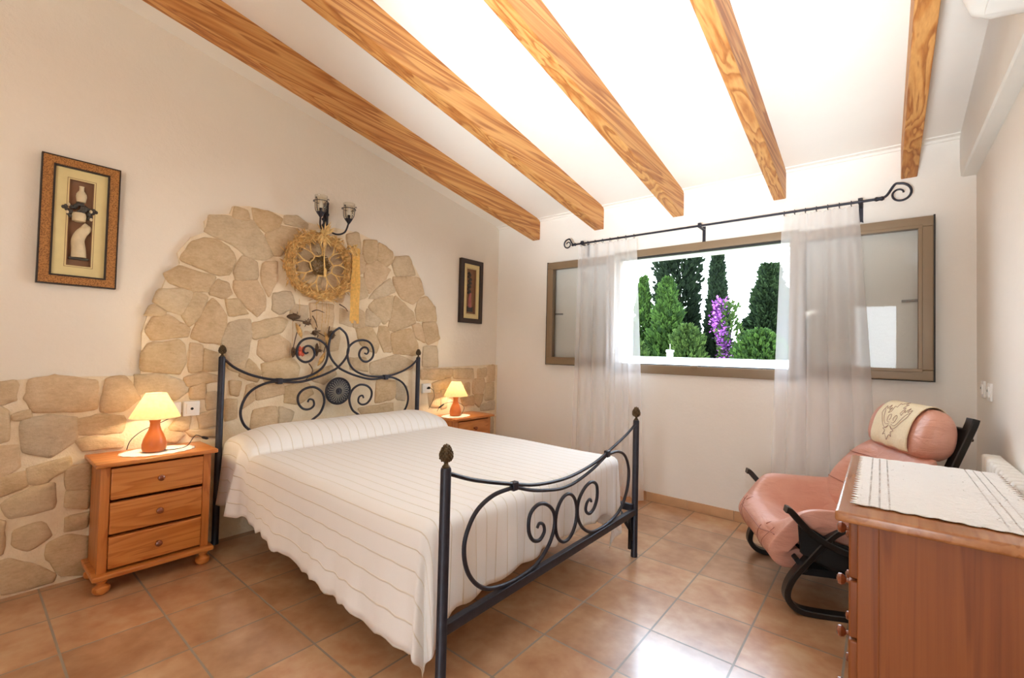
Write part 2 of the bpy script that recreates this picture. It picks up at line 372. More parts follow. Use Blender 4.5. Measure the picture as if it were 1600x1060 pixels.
ARCH_STONES=[
[(-2.78,2.046),(-2.646,2.062),(-2.543,2.064),(-2.476,1.97),(-2.417,1.876),(-2.492,1.834),(-2.577,1.842),(-2.64,1.902),(-2.719,1.919),(-2.8,1.94)],
[(-2.649,2.139),(-2.587,2.133),(-2.57,2.081),(-2.654,2.07)],
[(-2.541,2.156),(-2.449,2.157),(-2.364,2.136),(-2.379,2.079),(-2.456,2.026),(-2.512,2.077)],
[(-2.324,2.158),(-2.252,2.173),(-2.177,2.144),(-2.188,2.11),(-2.322,2.11)],
[(-2.367,2.07),(-2.249,2.078),(-2.235,2.044),(-2.317,1.979),(-2.349,1.889),(-2.395,1.886),(-2.449,1.999)],
[(-2.865,1.863),(-2.812,1.89),(-2.737,1.894),(-2.678,1.851),(-2.651,1.79),(-2.683,1.708),(-2.73,1.695),(-2.842,1.726),(-2.93,1.753)],
[(-2.928,1.697),(-2.758,1.67),(-2.796,1.579),(-2.872,1.576),(-2.976,1.604),(-2.994,1.651)],
[(-3.019,1.553),(-2.876,1.57),(-2.875,1.513),(-2.919,1.432),(-2.986,1.447),(-3.048,1.486)],
[(-3.055,1.456),(-3.006,1.43),(-3.018,1.409),(-3.088,1.404)],
[(-3.048,1.378),(-2.985,1.402),(-2.89,1.337),(-2.897,1.295),(-3.053,1.269),(-3.074,1.327)],
[(-3.067,1.23),(-2.938,1.253),(-2.908,1.224),(-2.905,1.142),(-2.923,1.071),(-3.085,1.094),(-3.092,1.171)],
[(-2.863,1.556),(-2.79,1.532),(-2.832,1.423),(-2.874,1.363),(-2.914,1.417)],
[(-2.729,1.647),(-2.68,1.631),(-2.664,1.579),(-2.697,1.553),(-2.763,1.562),(-2.769,1.599)],
[(-2.631,1.649),(-2.508,1.671),(-2.456,1.579),(-2.459,1.498),(-2.5,1.449),(-2.576,1.521),(-2.63,1.605)],
[(-2.597,1.821),(-2.518,1.795),(-2.509,1.699),(-2.627,1.672),(-2.634,1.737)],
[(-2.469,1.797),(-2.381,1.818),(-2.383,1.705),(-2.424,1.594),(-2.466,1.694)],
[(-2.676,1.528),(-2.617,1.528),(-2.553,1.456),(-2.663,1.436)],
[(-2.762,1.525),(-2.692,1.423),(-2.695,1.358),(-2.715,1.26),(-2.808,1.268),(-2.854,1.297),(-2.822,1.414)],
[(-2.661,1.371),(-2.536,1.406),(-2.537,1.288),(-2.553,1.163),(-2.592,1.097),(-2.663,1.141),(-2.696,1.26)],
[(-2.869,1.235),(-2.807,1.226),(-2.802,1.089),(-2.872,1.08)],
[(-2.788,1.205),(-2.722,1.174),(-2.719,1.088),(-2.793,1.089)],
[(-2.509,1.391),(-2.367,1.435),(-2.297,1.416),(-2.341,1.342),(-2.495,1.289),(-2.523,1.333)],
[(-2.462,1.267),(-2.363,1.305),(-2.28,1.26),(-2.283,1.176),(-2.413,1.146),(-2.47,1.187)],
[(-2.385,1.599),(-2.281,1.622),(-2.253,1.528),(-2.346,1.472),(-2.387,1.504)],
[(-2.532,1.141),(-2.465,1.061),(-2.485,1.004),(-2.58,1.041)],
[(-2.445,1.118),(-2.264,1.152),(-2.201,1.091),(-2.234,0.983),(-2.419,1.002)],
[(-1.854,2.124),(-1.756,2.161),(-1.732,2.016),(-1.814,1.993)],
[(-1.698,2.106),(-1.582,2.13),(-1.577,1.993),(-1.644,1.93),(-1.694,1.989)],
[(-1.552,2.119),(-1.437,2.07),(-1.428,1.992),(-1.485,1.947),(-1.567,1.986)],
[(-1.382,2.027),(-1.251,2.059),(-1.177,1.913),(-1.377,1.884),(-1.412,1.968)],
[(-1.397,1.855),(-1.129,1.883),(-1.076,1.757),(-1.19,1.652),(-1.305,1.695),(-1.384,1.776)],
[(-1.11,1.697),(-1.026,1.715),(-0.936,1.637),(-0.914,1.513),(-1.127,1.508),(-1.142,1.6)],
[(-1.066,1.474),(-0.918,1.493),(-0.867,1.349),(-0.986,1.297),(-1.037,1.343)],
[(-1.183,1.449),(-1.09,1.464),(-1.036,1.305),(-1.145,1.358)],
[(-1.046,1.258),(-0.897,1.261),(-0.873,1.085),(-1.052,1.088)],
[(-1.804,1.978),(-1.713,1.986),(-1.69,1.872),(-1.772,1.827)],
[(-1.672,1.909),(-1.586,1.965),(-1.452,1.909),(-1.501,1.831),(-1.635,1.694),(-1.677,1.79)],
[(-1.558,1.737),(-1.439,1.84),(-1.393,1.73),(-1.536,1.671),(-1.634,1.652)],
[(-1.555,1.651),(-1.402,1.694),(-1.438,1.505),(-1.488,1.458),(-1.631,1.576)],
[(-1.381,1.696),(-1.187,1.56),(-1.161,1.478),(-1.36,1.403),(-1.434,1.417)],
[(-1.65,1.557),(-1.529,1.481),(-1.567,1.427),(-1.664,1.43)],
[(-1.752,1.797),(-1.697,1.804),(-1.654,1.675),(-1.746,1.632)],
[(-1.743,1.549),(-1.686,1.521),(-1.664,1.422),(-1.775,1.415),(-1.779,1.513)],
[(-1.737,1.384),(-1.606,1.408),(-1.542,1.291),(-1.559,1.205),(-1.696,1.27)],
[(-1.527,1.412),(-1.445,1.408),(-1.406,1.224),(-1.479,1.223),(-1.533,1.325)],
[(-1.401,1.366),(-1.205,1.411),(-1.131,1.284),(-1.127,1.191),(-1.374,1.207)],
[(-1.595,1.119),(-1.352,1.18),(-1.171,1.126),(-1.192,1.062),(-1.472,1.014),(-1.592,1.035)],
[(-1.886,1.537),(-1.797,1.512),(-1.793,1.422),(-1.882,1.441)],
[(-1.027,1.059),(-0.745,1.054),(-0.795,0.956),(-1.048,0.965)],
[(-1.784,1.153),(-1.654,1.153),(-1.632,1.052),(-1.781,1.072)],
[(-1.531,0.982),(-1.365,0.958),(-1.36,0.816),(-1.544,0.794)],
[(-1.344,0.957),(-1.231,0.898),(-1.25,0.791),(-1.338,0.815)],
[(-1.696,0.756),(-1.38,0.773),(-1.387,0.686),(-1.657,0.702)],
[(-2.482,0.971),(-2.317,0.974),(-2.304,0.908),(-2.469,0.875)],
[(-2.284,0.951),(-2.137,0.967),(-2.099,0.895),(-2.19,0.833),(-2.28,0.851)],
[(-2.486,0.802),(-2.354,0.812),(-2.339,0.68),(-2.501,0.678)],
[(-2.322,0.81),(-2.233,0.769),(-2.253,0.715),(-2.318,0.7)],
[(-2.54,0.963),(-2.502,0.972),(-2.499,0.888),(-2.564,0.83)],
[(-2.645,0.999),(-2.58,0.996),(-2.596,0.925),(-2.633,0.927)],
[(-2.668,0.879),(-2.603,0.874),(-2.6,0.772),(-2.663,0.758)],
[(-2.658,1.131),(-2.557,1.151),(-2.572,1.058),(-2.648,1.09)],
[(-2.093,1.058),(-1.958,1.091),(-1.917,1.03),(-2.004,0.973),(-2.091,1)],
[(-2.218,1.969),(-2.075,2.021),(-2.078,1.828),(-2.234,1.78)],
[(-2.05,2.026),(-1.865,2.012),(-1.886,1.832),(-2.042,1.809)],
[(-2.234,1.757),(-2.066,1.791),(-2.06,1.613),(-2.182,1.624)],
[(-2.041,1.785),(-1.83,1.815),(-1.877,1.608),(-2.035,1.601)],
[(-2.249,1.533),(-2.155,1.533),(-2.161,1.438),(-2.268,1.44)],
[(-2.132,1.558),(-1.956,1.56),(-1.961,1.402),(-2.101,1.385)],
[(-2.052,1.373),(-1.896,1.381),(-1.902,1.232),(-2.031,1.215)]]
BAND_STONES=[
[(-3.633,1.031),(-3.591,1.034),(-3.585,0.955),(-3.63,0.943),(-3.671,0.956),(-3.674,1.028)],
[(-3.526,1.042),(-3.442,1.05),(-3.302,1.034),(-3.292,0.883),(-3.506,0.896),(-3.531,0.962)],
[(-3.245,1.038),(-3.172,1.041),(-3.106,0.928),(-3.18,0.879),(-3.261,0.874)],
[(-3.629,0.912),(-3.607,0.884),(-3.6,0.768),(-3.624,0.761),(-3.672,0.778),(-3.676,0.91)],
[(-3.545,0.846),(-3.459,0.853),(-3.37,0.833),(-3.371,0.731),(-3.452,0.666),(-3.537,0.706)],
[(-3.349,0.825),(-3.278,0.841),(-3.178,0.831),(-3.18,0.747),(-3.343,0.756)],
[(-3.622,0.719),(-3.573,0.717),(-3.566,0.627),(-3.618,0.59),(-3.672,0.605),(-3.676,0.718)],
[(-3.515,0.606),(-3.388,0.639),(-3.386,0.582),(-3.478,0.529),(-3.517,0.553)],
[(-3.617,0.574),(-3.547,0.591),(-3.541,0.527),(-3.615,0.501),(-3.656,0.511),(-3.658,0.562)],
[(-3.386,0.582),(-3.303,0.584),(-3.299,0.463),(-3.383,0.481)],
[(-3.599,0.456),(-3.507,0.498),(-3.435,0.515),(-3.435,0.394),(-3.569,0.386)],
[(-3.374,0.457),(-3.303,0.452),(-3.304,0.361),(-3.38,0.391)],
[(-3.555,0.309),(-3.479,0.324),(-3.442,0.254),(-3.512,0.211),(-3.55,0.255)],
[(-3.377,0.324),(-3.303,0.326),(-3.309,0.265),(-3.375,0.267)],
[(-3.44,0.199),(-3.382,0.225),(-3.298,0.199),(-3.305,0.019),(-3.392,0.051),(-3.434,0.142)],
[(-3.596,0.166),(-3.561,0.17),(-3.424,0.062),(-3.43,0.021),(-3.585,0.028),(-3.601,0.106)],
[(-3.35,0.723),(-3.291,0.726),(-3.183,0.706),(-3.186,0.664),(-3.323,0.668)],
[(-3.624,0.37),(-3.599,0.353),(-3.598,0.229),(-3.619,0.225),(-3.654,0.257),(-3.658,0.369)],
[(-3.579,0.881),(-3.536,0.893),(-3.535,0.861),(-3.574,0.859)],
[(-3.12,1.054),(-2.999,1.05),(-2.915,1.019),(-2.883,0.96),(-2.947,0.913),(-3.007,0.966),(-3.074,0.963),(-3.1,0.944)],
[(-2.853,0.973),(-2.79,0.999),(-2.781,0.909),(-2.85,0.914)],
[(-2.88,1.039),(-2.805,1.052),(-2.726,1.042),(-2.725,1.012),(-2.865,0.988)],
[(-2.908,0.81),(-2.859,0.791),(-2.869,0.726),(-2.958,0.73)],
[(-2.768,0.931),(-2.715,0.928),(-2.713,0.852),(-2.765,0.841)],
[(-2.809,0.8),(-2.718,0.822),(-2.715,0.731),(-2.794,0.732)],
[(-2.97,0.731),(-2.892,0.693),(-2.927,0.662),(-2.968,0.675)],
[(-2.868,0.719),(-2.721,0.709),(-2.719,0.663),(-2.836,0.679)],
[(-0.66,1.052),(-0.399,1.053),(-0.387,0.946),(-0.65,0.96)],
[(-0.309,1.04),(-0.192,1.05),(-0.197,0.969),(-0.306,0.955)],
[(-0.166,1.067),(-0.052,1.071),(-0.055,0.923),(-0.169,0.916)],
[(-0.379,0.935),(-0.23,0.941),(-0.211,0.871),(-0.242,0.792),(-0.374,0.8)],
[(-0.185,0.881),(-0.063,0.888),(-0.057,0.722),(-0.188,0.72)],
[(-0.349,0.776),(-0.224,0.774),(-0.286,0.647),(-0.354,0.709)],
[(-0.545,0.755),(-0.389,0.767),(-0.369,0.676),(-0.512,0.687)],
[(-0.245,0.666),(-0.056,0.699),(-0.052,0.604),(-0.243,0.609)],
[(-0.922,0.923),(-0.715,0.968),(-0.698,0.893),(-0.892,0.84)],
[(-0.504,0.895),(-0.433,0.898),(-0.43,0.792),(-0.486,0.828)],
[(-1.07,1.049),(-0.832,1.06),(-0.843,0.993),(-1.054,0.959)],
[(-0.817,1.044),(-0.69,1.052),(-0.687,0.983),(-0.815,0.982)],
[(-0.971,0.824),(-0.837,0.816),(-0.846,0.693),(-0.954,0.712)],
[(-0.824,0.847),(-0.74,0.842),(-0.748,0.695),(-0.818,0.68)],
[(-0.11,0.492),(-0.057,0.499),(-0.052,0.357),(-0.096,0.35)]]
FACING_TOP=[(-3.633,1.042),(-3.462,1.058),(-3.102,1.054),(-3.1,1.156),(-3.105,1.301),(-3.08,1.413),(-3.038,1.499),(-2.998,1.647),(-2.938,1.725),(-2.953,1.788),(-2.885,1.898),(-2.812,1.946),(-2.821,2.012),(-2.781,2.062),(-2.681,2.091),(-2.664,2.146),(-2.569,2.171),(-2.404,2.17),(-2.271,2.167),(-2.129,2.154),(-1.843,2.169),(-1.728,2.163),(-1.577,2.131),(-1.428,2.084),(-1.393,2.035),(-1.25,2.065),(-1.167,1.969),(-1.105,1.885),(-1.078,1.759),(-1.016,1.724),(-0.927,1.636),(-0.907,1.516),(-0.86,1.348),(-0.882,1.274),(-0.866,1.067),(-0.056,1.09)]
HEAD_TOP_SCROLL=[(-2.707,1.147),(-2.638,1.097),(-2.543,1.049),(-2.444,1.02),(-2.361,1.009),(-2.265,1.009),(-2.175,1.022),(-2.083,1.06),(-2.03,1.117),(-2.011,1.188),(-2.022,1.246),(-2.067,1.286),(-2.127,1.304),(-2.185,1.297),(-2.224,1.267),(-2.244,1.214),(-2.234,1.164),(-2.191,1.132),(-2.145,1.139),(-2.114,1.178),(-2.121,1.221),(-2.151,1.246),(-2.183,1.241),(-2.196,1.214),(-2.181,1.193),(-2.161,1.2)]
HEAD_BODY_SCROLL=[(-1.939,1.392),(-1.878,1.34),(-1.854,1.238),(-1.872,1.164),(-1.928,1.096),(-1.984,1.061),(-2.081,1.023),(-2.22,0.99),(-2.361,0.998),(-2.443,0.992),(-2.53,0.951),(-2.58,0.887),(-2.599,0.807),(-2.579,0.734),(-2.535,0.685),(-2.45,0.631),(-2.326,0.604),(-2.207,0.649),(-2.118,0.712),(-2.06,0.758),(-2.032,0.837),(-2.053,0.908),(-2.114,0.948),(-2.184,0.938),(-2.227,0.896),(-2.225,0.84),(-2.19,0.798),(-2.144,0.791),(-2.112,0.814),(-2.117,0.852),(-2.146,0.862),(-2.157,0.841)]
FOOT_TOP_ARC=[(-2.672,0.814),(-2.529,0.761),(-2.297,0.697),(-2.117,0.658),(-1.92,0.639),(-1.693,0.65),(-1.46,0.702),(-1.092,0.808)]
FOOT_LOW_ARC=[(-2.296,0.686),(-2.156,0.64),(-1.988,0.606),(-1.797,0.597),(-1.609,0.634),(-1.441,0.699)]
FOOT_SCROLL=[(-2.296,0.684),(-2.421,0.682),(-2.517,0.645),(-2.571,0.572),(-2.579,0.498),(-2.552,0.421),(-2.492,0.355),(-2.415,0.318),(-2.291,0.299),(-2.143,0.306),(-2.043,0.355),(-1.992,0.424),(-1.994,0.498),(-2.051,0.552),(-2.123,0.57),(-2.181,0.541),(-2.188,0.475),(-2.157,0.426),(-2.107,0.41),(-2.071,0.435),(-2.079,0.47),(-2.11,0.484),(-2.126,0.468)]
# ------------------------------------------------ room shell
W = 3.73; YF = -5.5; CZ = 2.603; SL = .1625
def cz(y): return CZ - SL*y
WX0, WX1, WZ0, WZ1 = 1.46, 2.80, 1.15, 2.095       # clear window opening
struct('floor', MB().box(-.3, W+.3, YF-.3, .35, -.2, 0), M_tiles)
struct('wall_left', MB().prism([(YF-.3, -.2), (.35, -.2), (.35, cz(.35)+.1), (YF-.3, cz(YF-.3)+.1)], 'x', -.3, 0), M_wall)
wf = MB().box(-.01, WX0, 0, .3, -.2, 2.75).box(WX1, W+.01, 0, .3, -.2, 2.75).box(WX0, WX1, 0, .3, -.2, WZ0).box(WX0, WX1, 0, .3, WZ1+.01, 2.75)
struct('wall_back', wf, M_wall2)
struct('wall_right', MB().prism([(YF-.3, -.2), (.35, -.2), (.35, cz(.35)+.1), (YF-.3, cz(YF-.3)+.1)], 'x', W, W+.3), M_wall2)
DX0, DX1, DZ = 2.95, 3.5, 2.1                        # open doorway added behind the camera to let sky light in
struct('wall_front', MB().box(-.3, DX0, YF-.3, YF, -.2, cz(YF)+.15).box(DX1, W+.3, YF-.3, YF, -.2, cz(YF)+.15).box(DX0, DX1, YF-.3, YF, DZ, cz(YF)+.15), M_wall2)
struct('added_door', MB().box(DX0-.06, DX0+.02, YF-.06, YF+.02, 0, DZ).box(DX1-.02, DX1+.06, YF-.06, YF+.02, 0, DZ).box(DX0-.06, DX1+.06, YF-.06, YF+.02, DZ, DZ+.06), M_white)  # unseen frame around the added doorway
struct('added_terrace', MB().box(-3, 8, -14, YF-.3, -.25, -.03), plain('pale_paving', srgb(200, 190, 172), .8, .06, 3))  # unseen slab added outside the doorway, shuts off sky light from below
struct('ceiling', MB().prism([(.35, cz(.35)), (.35, cz(.35)+.2), (YF-.3, cz(YF-.3)+.2), (YF-.3, cz(YF-.3))], 'x', -.3, W+.3), M_ceil)
# tile skirting along the window wall and the right wall
def skirting(name, a, b, axis):
    m = MB(); L = .345; t = a
    while t < b-.01:
        e = min(t+L, b)
        if axis == 'x': m.box(t+.001, e-.001, -.011, 0, 0, .072, .003)
        else: m.box(W-.011, W, t+.001, e-.001, 0, .072, .003)
        t = e
    return struct(name, m, M_base)
skirting('baseboard_back', .02, W-.012, 'x'); skirting('baseboard_right', YF, 0, 'y')
# plaster soffit along the top of the right wall, and the small cove where ceiling meets the window wall
def soft_box(x0, x1, y0, y1, z0, z1, b): return MB().box(x0, x1, y0, y1, z0, z1, b)
struct('trim_1', MB().prism([(W+.01, 2.352), (3.672, 2.352), (3.664, 2.36), (3.66, 2.42), (3.66, 3.6), (W+.01, 3.6)], 'y', YF, 0), M_white)
struct('trim_2', MB().prism([(0, 2.585), (-.012, 2.588), (-.02, 2.6), (-.05, 2.605), (-.055, 2.62), (0, 2.63)], 'x', 0, W), M_ceil)

# stone facing on the headboard wall: mortar bed and proud stones
facing = [(-5.4, 0), (-5.4, 1.02)] + [p for p in FACING_TOP] + [(-.004, 1.085), (-.004, 0)]
mb = MB()
fp = [Vector((y, z, 0)) for y, z in facing]
bm = bmesh.new(); vs = [bm.verts.new((.024, p.x, p.y)) for p in fp]; bs = [bm.verts.new((-.01, p.x, p.y)) for p in fp]
for t3 in tessellate_polygon([fp]): bm.faces.new([vs[i] for i in t3])
for i in range(len(fp)): j = (i+1) % len(fp); bm.faces.new((vs[i], vs[j], bs[j], bs[i]))
mb.addbm(bm)
sf = struct('trim_3', mb, M_mortar, label='sandy mortar bed of the arched stone facing behind the bed', smooth=30); 
sm = MB(); rs = random.Random(3)
def stone_poly(poly, high):
    c = sum((Vector((y, z, 0)) for y, z in poly), Vector())/len(poly)
    G = [Vector((y, z, 0)) for y, z in poly]; G = [p+(p-c).normalized()*(.019+.04*(p-c).length) for p in G]
    P = smooth_poly(smooth_poly(G, 1, .09), 1, .22); P = [p for i, p in enumerate(P)]
    E_ = []
    for i, p in enumerate(P):
        q = P[(i+1) % len(P)]; k = max(1, int((q-p).length/.03)); E_ += [p.lerp(q, a/k) for a in range(k)]
    P = E_; n = len(P)
    h = high*rs.uniform(.8, 1.15); ph = rs.uniform(0, 9); rings = []
    for sc, hh in ((1.0, .018), (.99, .0255), (.95, .024+h*.45), (.86, .024+h*.75), (.68, .024+h*.95), (.35, .024+h*1.04)):
        ring = []
        for p in P:
            q = c+(p-c)*sc; nzv = noise.noise(Vector((q.x*11+ph, q.y*11, ph)))*.004
            jit = noise.noise(Vector((p.x*30, p.y*30, ph)))*.010*(1 if sc > .9 else 0)
            d = (p-c).normalized(); q = q+d*jit
            ring.append((hh+(nzv if sc < .97 else 0), q.x, q.y))
        rings.append(ring)
    vs = [p for r_ in rings for p in r_]+[(.024+h*1.04, c.x, c.y)]; fs = []
    for i in range(len(rings)-1):
        for k in range(n): l = (k+1) % n; fs.append((i*n+k, i*n+l, (i+1)*n+l, (i+1)*n+k))
    o = (len(rings)-1)*n
    for k in range(n): fs.append((o+k, o+(k+1) % n, len(vs)-1))
    sm.add(vs, fs)
for q in ARCH_STONES: stone_poly(q, .014)
for q in BAND_STONES: stone_poly(q, .016)
for q in BAND_STONES[:19]:
    if min(p[0] for p in q) > -3.75 and max(p[0] for p in q) < -3.05: stone_poly([(y-.72, z) for y, z in q], .016)
tag(struct('trim_4', sm, M_stone, label='irregular tan field stones of the arched wall facing', smooth=50))

# ------------------------------------------------ ceiling beams
BX = [(.472, .562), (1.195, 1.292), (1.936, 2.026), (2.678, 2.758), (3.391, 3.470)]
BL = ['pine ceiling beam closest to the arched stone wall, ending left of the curtain rod',
      'pine ceiling beam ending just above the scrolled left end of the curtain rod',
      'pine ceiling beam in the middle of five, ending above the left of the window opening',
      'pine ceiling beam with pale lit underside, ending above the right curtain',
      'pine ceiling beam with swirling grain nearest the air conditioner']
for (x0, x1), lb in zip(BX, BL):
    bm = bmesh.new(); m = MB(); y0 = YF; pts = []
    for y in (0.0, y0):
        for x, dz in ((x0, .0), (x1, .0), (x1, .212), (x0, .212)): pts.append((x, y, 2.398-SL*y+dz))
    m.add(pts, [(0, 1, 2, 3), (7, 6, 5, 4), (0, 4, 5, 1), (1, 5, 6, 2), (2, 6, 7, 3), (3, 7, 4, 0)])
    b = obj('ceiling_beam', m, M_beam, smooth=None); md = b.modifiers.new('edge', 'BEVEL'); md.width = .006; md.segments = 2
    tag(b, lb, 'beam', 'exposed pine ceiling beams')

# ------------------------------------------------ window: fixed frame, two sashes folded back against the wall, sill
win = bpy.data.objects.new('window_1', None); COL.objects.link(win); win.location = (2.13, 0, 1.08); win['kind'] = 'structure'
win['label'] = 'wide bronze aluminium window swung open onto the garden trees'
m = MB()
FX0, FX1, FZ0, FZ1 = 1.415, 2.845, 1.08, 2.157
m.box(FX0, FX1, -.022, .045, FZ0, FZ0+.074, .004).box(FX0, FX1, -.022, .045, FZ1-.06, FZ1, .004)
m.box(FX0, FX0+.06, -.022, .045, FZ0+.0742, FZ1-.0602, .004).box(FX1-.06, FX1, -.022, .045, FZ0+.0742, FZ1-.0602, .004)
m.box(2.10, 2.16, -.026, -.02, FZ0+.055, FZ0+.078, .003).box(2.10, 2.16, -.026, -.02, FZ1-.066, FZ1-.05, .003)
obj('window_frame', m, M_brown, win)
m = MB().box(FX0+.05, FX1-.05, -.006, .03, FZ1-.075, FZ1-.058).box(FX0+.05, FX1-.05, -.006, .03, FZ0+.072, FZ0+.082)
obj('gasket', m, M_gasket, win)
m = MB().prism([(.045, 1.0), (.045, 1.155), (.30, 1.222), (.36, 1.222), (.36, 1.0)], 'x', FX0-.1, FX1+.1)
obj('window_sill', m, M_white, win)
def sash(x0, x1, hinge_right):
    y0, y1 = -.082, -.034; z0, z1 = 1.125, 2.125; f = .062; m = MB()
    m.box(x0, x1, y0, y1, z0, z0+f, .006).box(x0, x1, y0, y1, z1-f, z1, .006).box(x0, x0+f, y0, y1, z0+f+.0003, z1-f-.0003, .006).box(x1-f, x1, y0, y1, z0+f+.0003, z1-f-.0003, .006)
    i0, i1, j0, j1 = x0+f-.012, x1-f+.012, z0+f-.012, z1-f+.012
    for a in ((i0, i1, j0, j0+.02), (i0, i1, j1-.02, j1), (i0, i0+.02, j0+.0203, j1-.0203), (i1-.02, i1, j0+.0203, j1-.0203)): m.box(a[0], a[1], y0-.007, y1, a[2], a[3], .003)
    s_ = obj('sash', m, M_brown, win)
    sub('pane', MB().box(x0+f-.01, x1-f+.01, -.062, -.056, z0+f-.01, z1-f+.01), M_pane, s_, win, smooth=None)
    e = (x1, x1+.008) if not hinge_right else (x0-.008, x0)
    sub('gasket', MB().box(e[0], e[1], y0+.004, y1+.012, z0-.006, z1+.006).box(x0, x1, y1-.004, y1+.012, z1, z1+.007).box(x0, x1, y1-.004, y1+.012, z0-.007, z0), M_gasket, s_, win, smooth=None)
    lx = e[1]-.004 if not hinge_right else e[0]+.004
    sub('lock_plate', MB().box(lx-.008, lx+.004, y0+.006, y1-.006, 1.52, 1.60, .002).box(lx-.008, lx+.004, y0+.012, y1-.012, 1.99, 2.05, .002), M_steel, s_, win)
    hx = (x1-.05, x1-.145) if not hinge_right else (x0+.05, x0+.145)
    sub('handle', MB().tube([(hx[0], -.03, 1.62), (hx[0], -.018, 1.62), (hx[1], -.016, 1.618)], .008, 8), M_steel, s_, win)
sash(2.815, 3.540, False); sash(.722, 1.447, True)

# ------------------------------------------------ curtain rod and sheer curtains
rod_y = -.12; rod_z = 2.262
rod = thing('curtain_rod', 'black wrought iron curtain rod with scrolled ends above the open window', 'curtain rod', (2.15, 0, rod_z))
x0r, x1r = 1.05, 3.29
obj('pole', MB().tube([(x0r, rod_y, rod_z), (x1r, rod_y, rod_z)], .0085, 10), M_iron, rod)
def finial(xs, sg, sc):
    P = []
    for i in range(22):
        a = i/21*TAU*1.28; r_ = (.052*(1-i/21)+.014*(i/21))*sc
        P.append((xs+sg*(.075*sc+.0*i)+sg*math.sin(a-.4)*r_, rod_y, rod_z+.012*sc+math.cos(a-.4)*r_))
    pts = [(xs, rod_y, rod_z), (xs+sg*.025*sc, rod_y, rod_z+.012*sc)]+P
    return MB().tube(spline(pts, 4), lambda t: .0078*(1-.35*t), 8).lathe([(.009, -.03), (.015, -.02), (.011, -.005), (.015, .01), (.009, .02)], (xs, rod_y, rod_z), 12, True, 'x')
obj('finial', finial(x0r, -1, .95), M_iron, rod); obj('finial', finial(x1r, 1, 1.25), M_iron, rod)
for bx in (1.135, 2.19, 3.19):
    m = MB().box(bx-.010, bx+.010, rod_y-.006, 0, rod_z-.014, rod_z-.004, .002).box(bx-.012, bx+.012, -.006, 0, rod_z-.10, rod_z+.02, .002)
    m.lathe([(.013, -.012), (.015, 0), (.013, .012)], (bx, rod_y, rod_z), 12, True, 'x').box(bx-.012, bx+.012, rod_y-.012, rod_y+.012, rod_z+.004, rod_z+.022, .003)
    m.prism([(bx-.011, rod_z-.085), (bx+.011, rod_z-.085), (bx+.014, rod_z-.112), (bx, rod_z-.104), (bx-.014, rod_z-.112)], 'y', -.007, -.001)
    obj('bracket', m, M_iron, rod)
def ring(x): return MB().tube([(x+.002*math.sin(a*3), rod_y+.017*math.cos(a), rod_z-.004+.017*math.sin(a)) for a in [TAU*i/14 for i in range(14)]], .0022, 6, True)
for k in range(8): obj('curtain_ring', ring(1.12+k*.075), M_iron, rod)
for k in range(7): obj('curtain_ring', ring(2.765+k*.063), M_iron, rod)
def curtain(name, label, xa0, xa1, xb0, xb1, folds, seed):
    r_ = random.Random(seed); rows = []; nx, nz = 150, 30; ph = [r_.uniform(0, TAU) for _ in range(4)]
    for j in range(nz+1):
        t = j/nz; z = rod_z-.024-t*(rod_z-.024-.022); row = []; a = xa0+(xb0-xa0)*t**.9; b = xa1+(xb1-xa1)*t**.9
        for i in range(nx+1):
            u = i/nx; uu = u+.012*math.sin(u*9+ph[0])
            amp = .016+.022*min(1, t*1.6)
            y = rod_y+amp*(math.sin(uu*TAU*folds+ph[1]+.5*t*math.sin(u*7))+.22*math.sin(uu*TAU*folds*1.7+ph[2]))*.75
            y = min(y, -.092) if z < 2.15 and z > 1.1 else y
            x = a+(b-a)*u+.012*math.sin(uu*TAU*folds*1.0+ph[3])*min(1, t*2)
            row.append((x, y, z+(.004*math.sin(u*TAU*16) if j == 0 else 0)))
        rows.append(row)
    o = obj(name, MB().grid(rows), M_sheer, None, smooth=180, recalc=False)
    return tag(o, label, 'curtain', 'sheer curtains at the window')
curtain('sheer_curtain', 'sheer white curtain on the left side of the window, behind the bed foot', 1.10, 1.665, 1.06, 1.765, 5.3, 1)
curtain('sheer_curtain', 'sheer white curtain on the right side of the window, behind the armchair', 2.755, 3.18, 2.70, 3.29, 4.4, 5)
for o in scn.objects:
    if o.name.startswith('sheer_curtain'): pass

# ------------------------------------------------ bed
HX, FXB = .08, 2.12; YH0, YH1 = -2.712, -1.152; YP0, YP1 = -2.680, -1.095; YCH, YCF = -1.930, -1.885
bed = thing('iron_bed', 'double bed with black wrought iron scroll headboard and footboard', 'bed', (1.1, -1.9, 0))
def finial_cone(x, y, z, s):
    m = MB().lathe([(.004, 0), (.016, .002), (.018, .008), (.010, .016), (.009, .024), (.020, .034), (.027, .048), (.0275, .058), (.022, .076), (.013, .094), (.004, .104), (.001, .107)], (0, 0, 0), 20)
    k = len(m.v)
    for i in range(8):                              # pine-cone scales
        h = .036+i*.0085; r_ = (.021, .0265, .028, .0275, .0255, .022, .0175, .0125)[i]; n = max(5, int(r_*380))
        for q in range(n):
            a = TAU*(q+.5*(i % 2))/n; m.ball((r_*math.cos(a), r_*math.sin(a), h), .0052, 5, 4, sz=1.3)
    for i in range(len(m.v)): p = m.v[i]; m.v[i] = (x+p[0]*s, y+p[1]*s, z+p[2]*s)
    return m
for (x, y, zt, s, nm) in ((HX, YH0, 1.168, .72, 'head_post'), (HX, YH1, 1.168, .72, 'head_post'), (FXB, YP0, .836, .80, 'foot_post'), (FXB, YP1, .836, .80, 'foot_post')):
    m = MB().lathe([(.0205, 0), (.0205, .02), (.019, .022), (.019, zt-.008), (.0165, zt)], (x, y, 0), 20)
    p = obj(nm, m, M_iron, bed); sub('finial', finial_cone(x, y, zt-.002, s), M_bronze, p, bed, smooth=60)
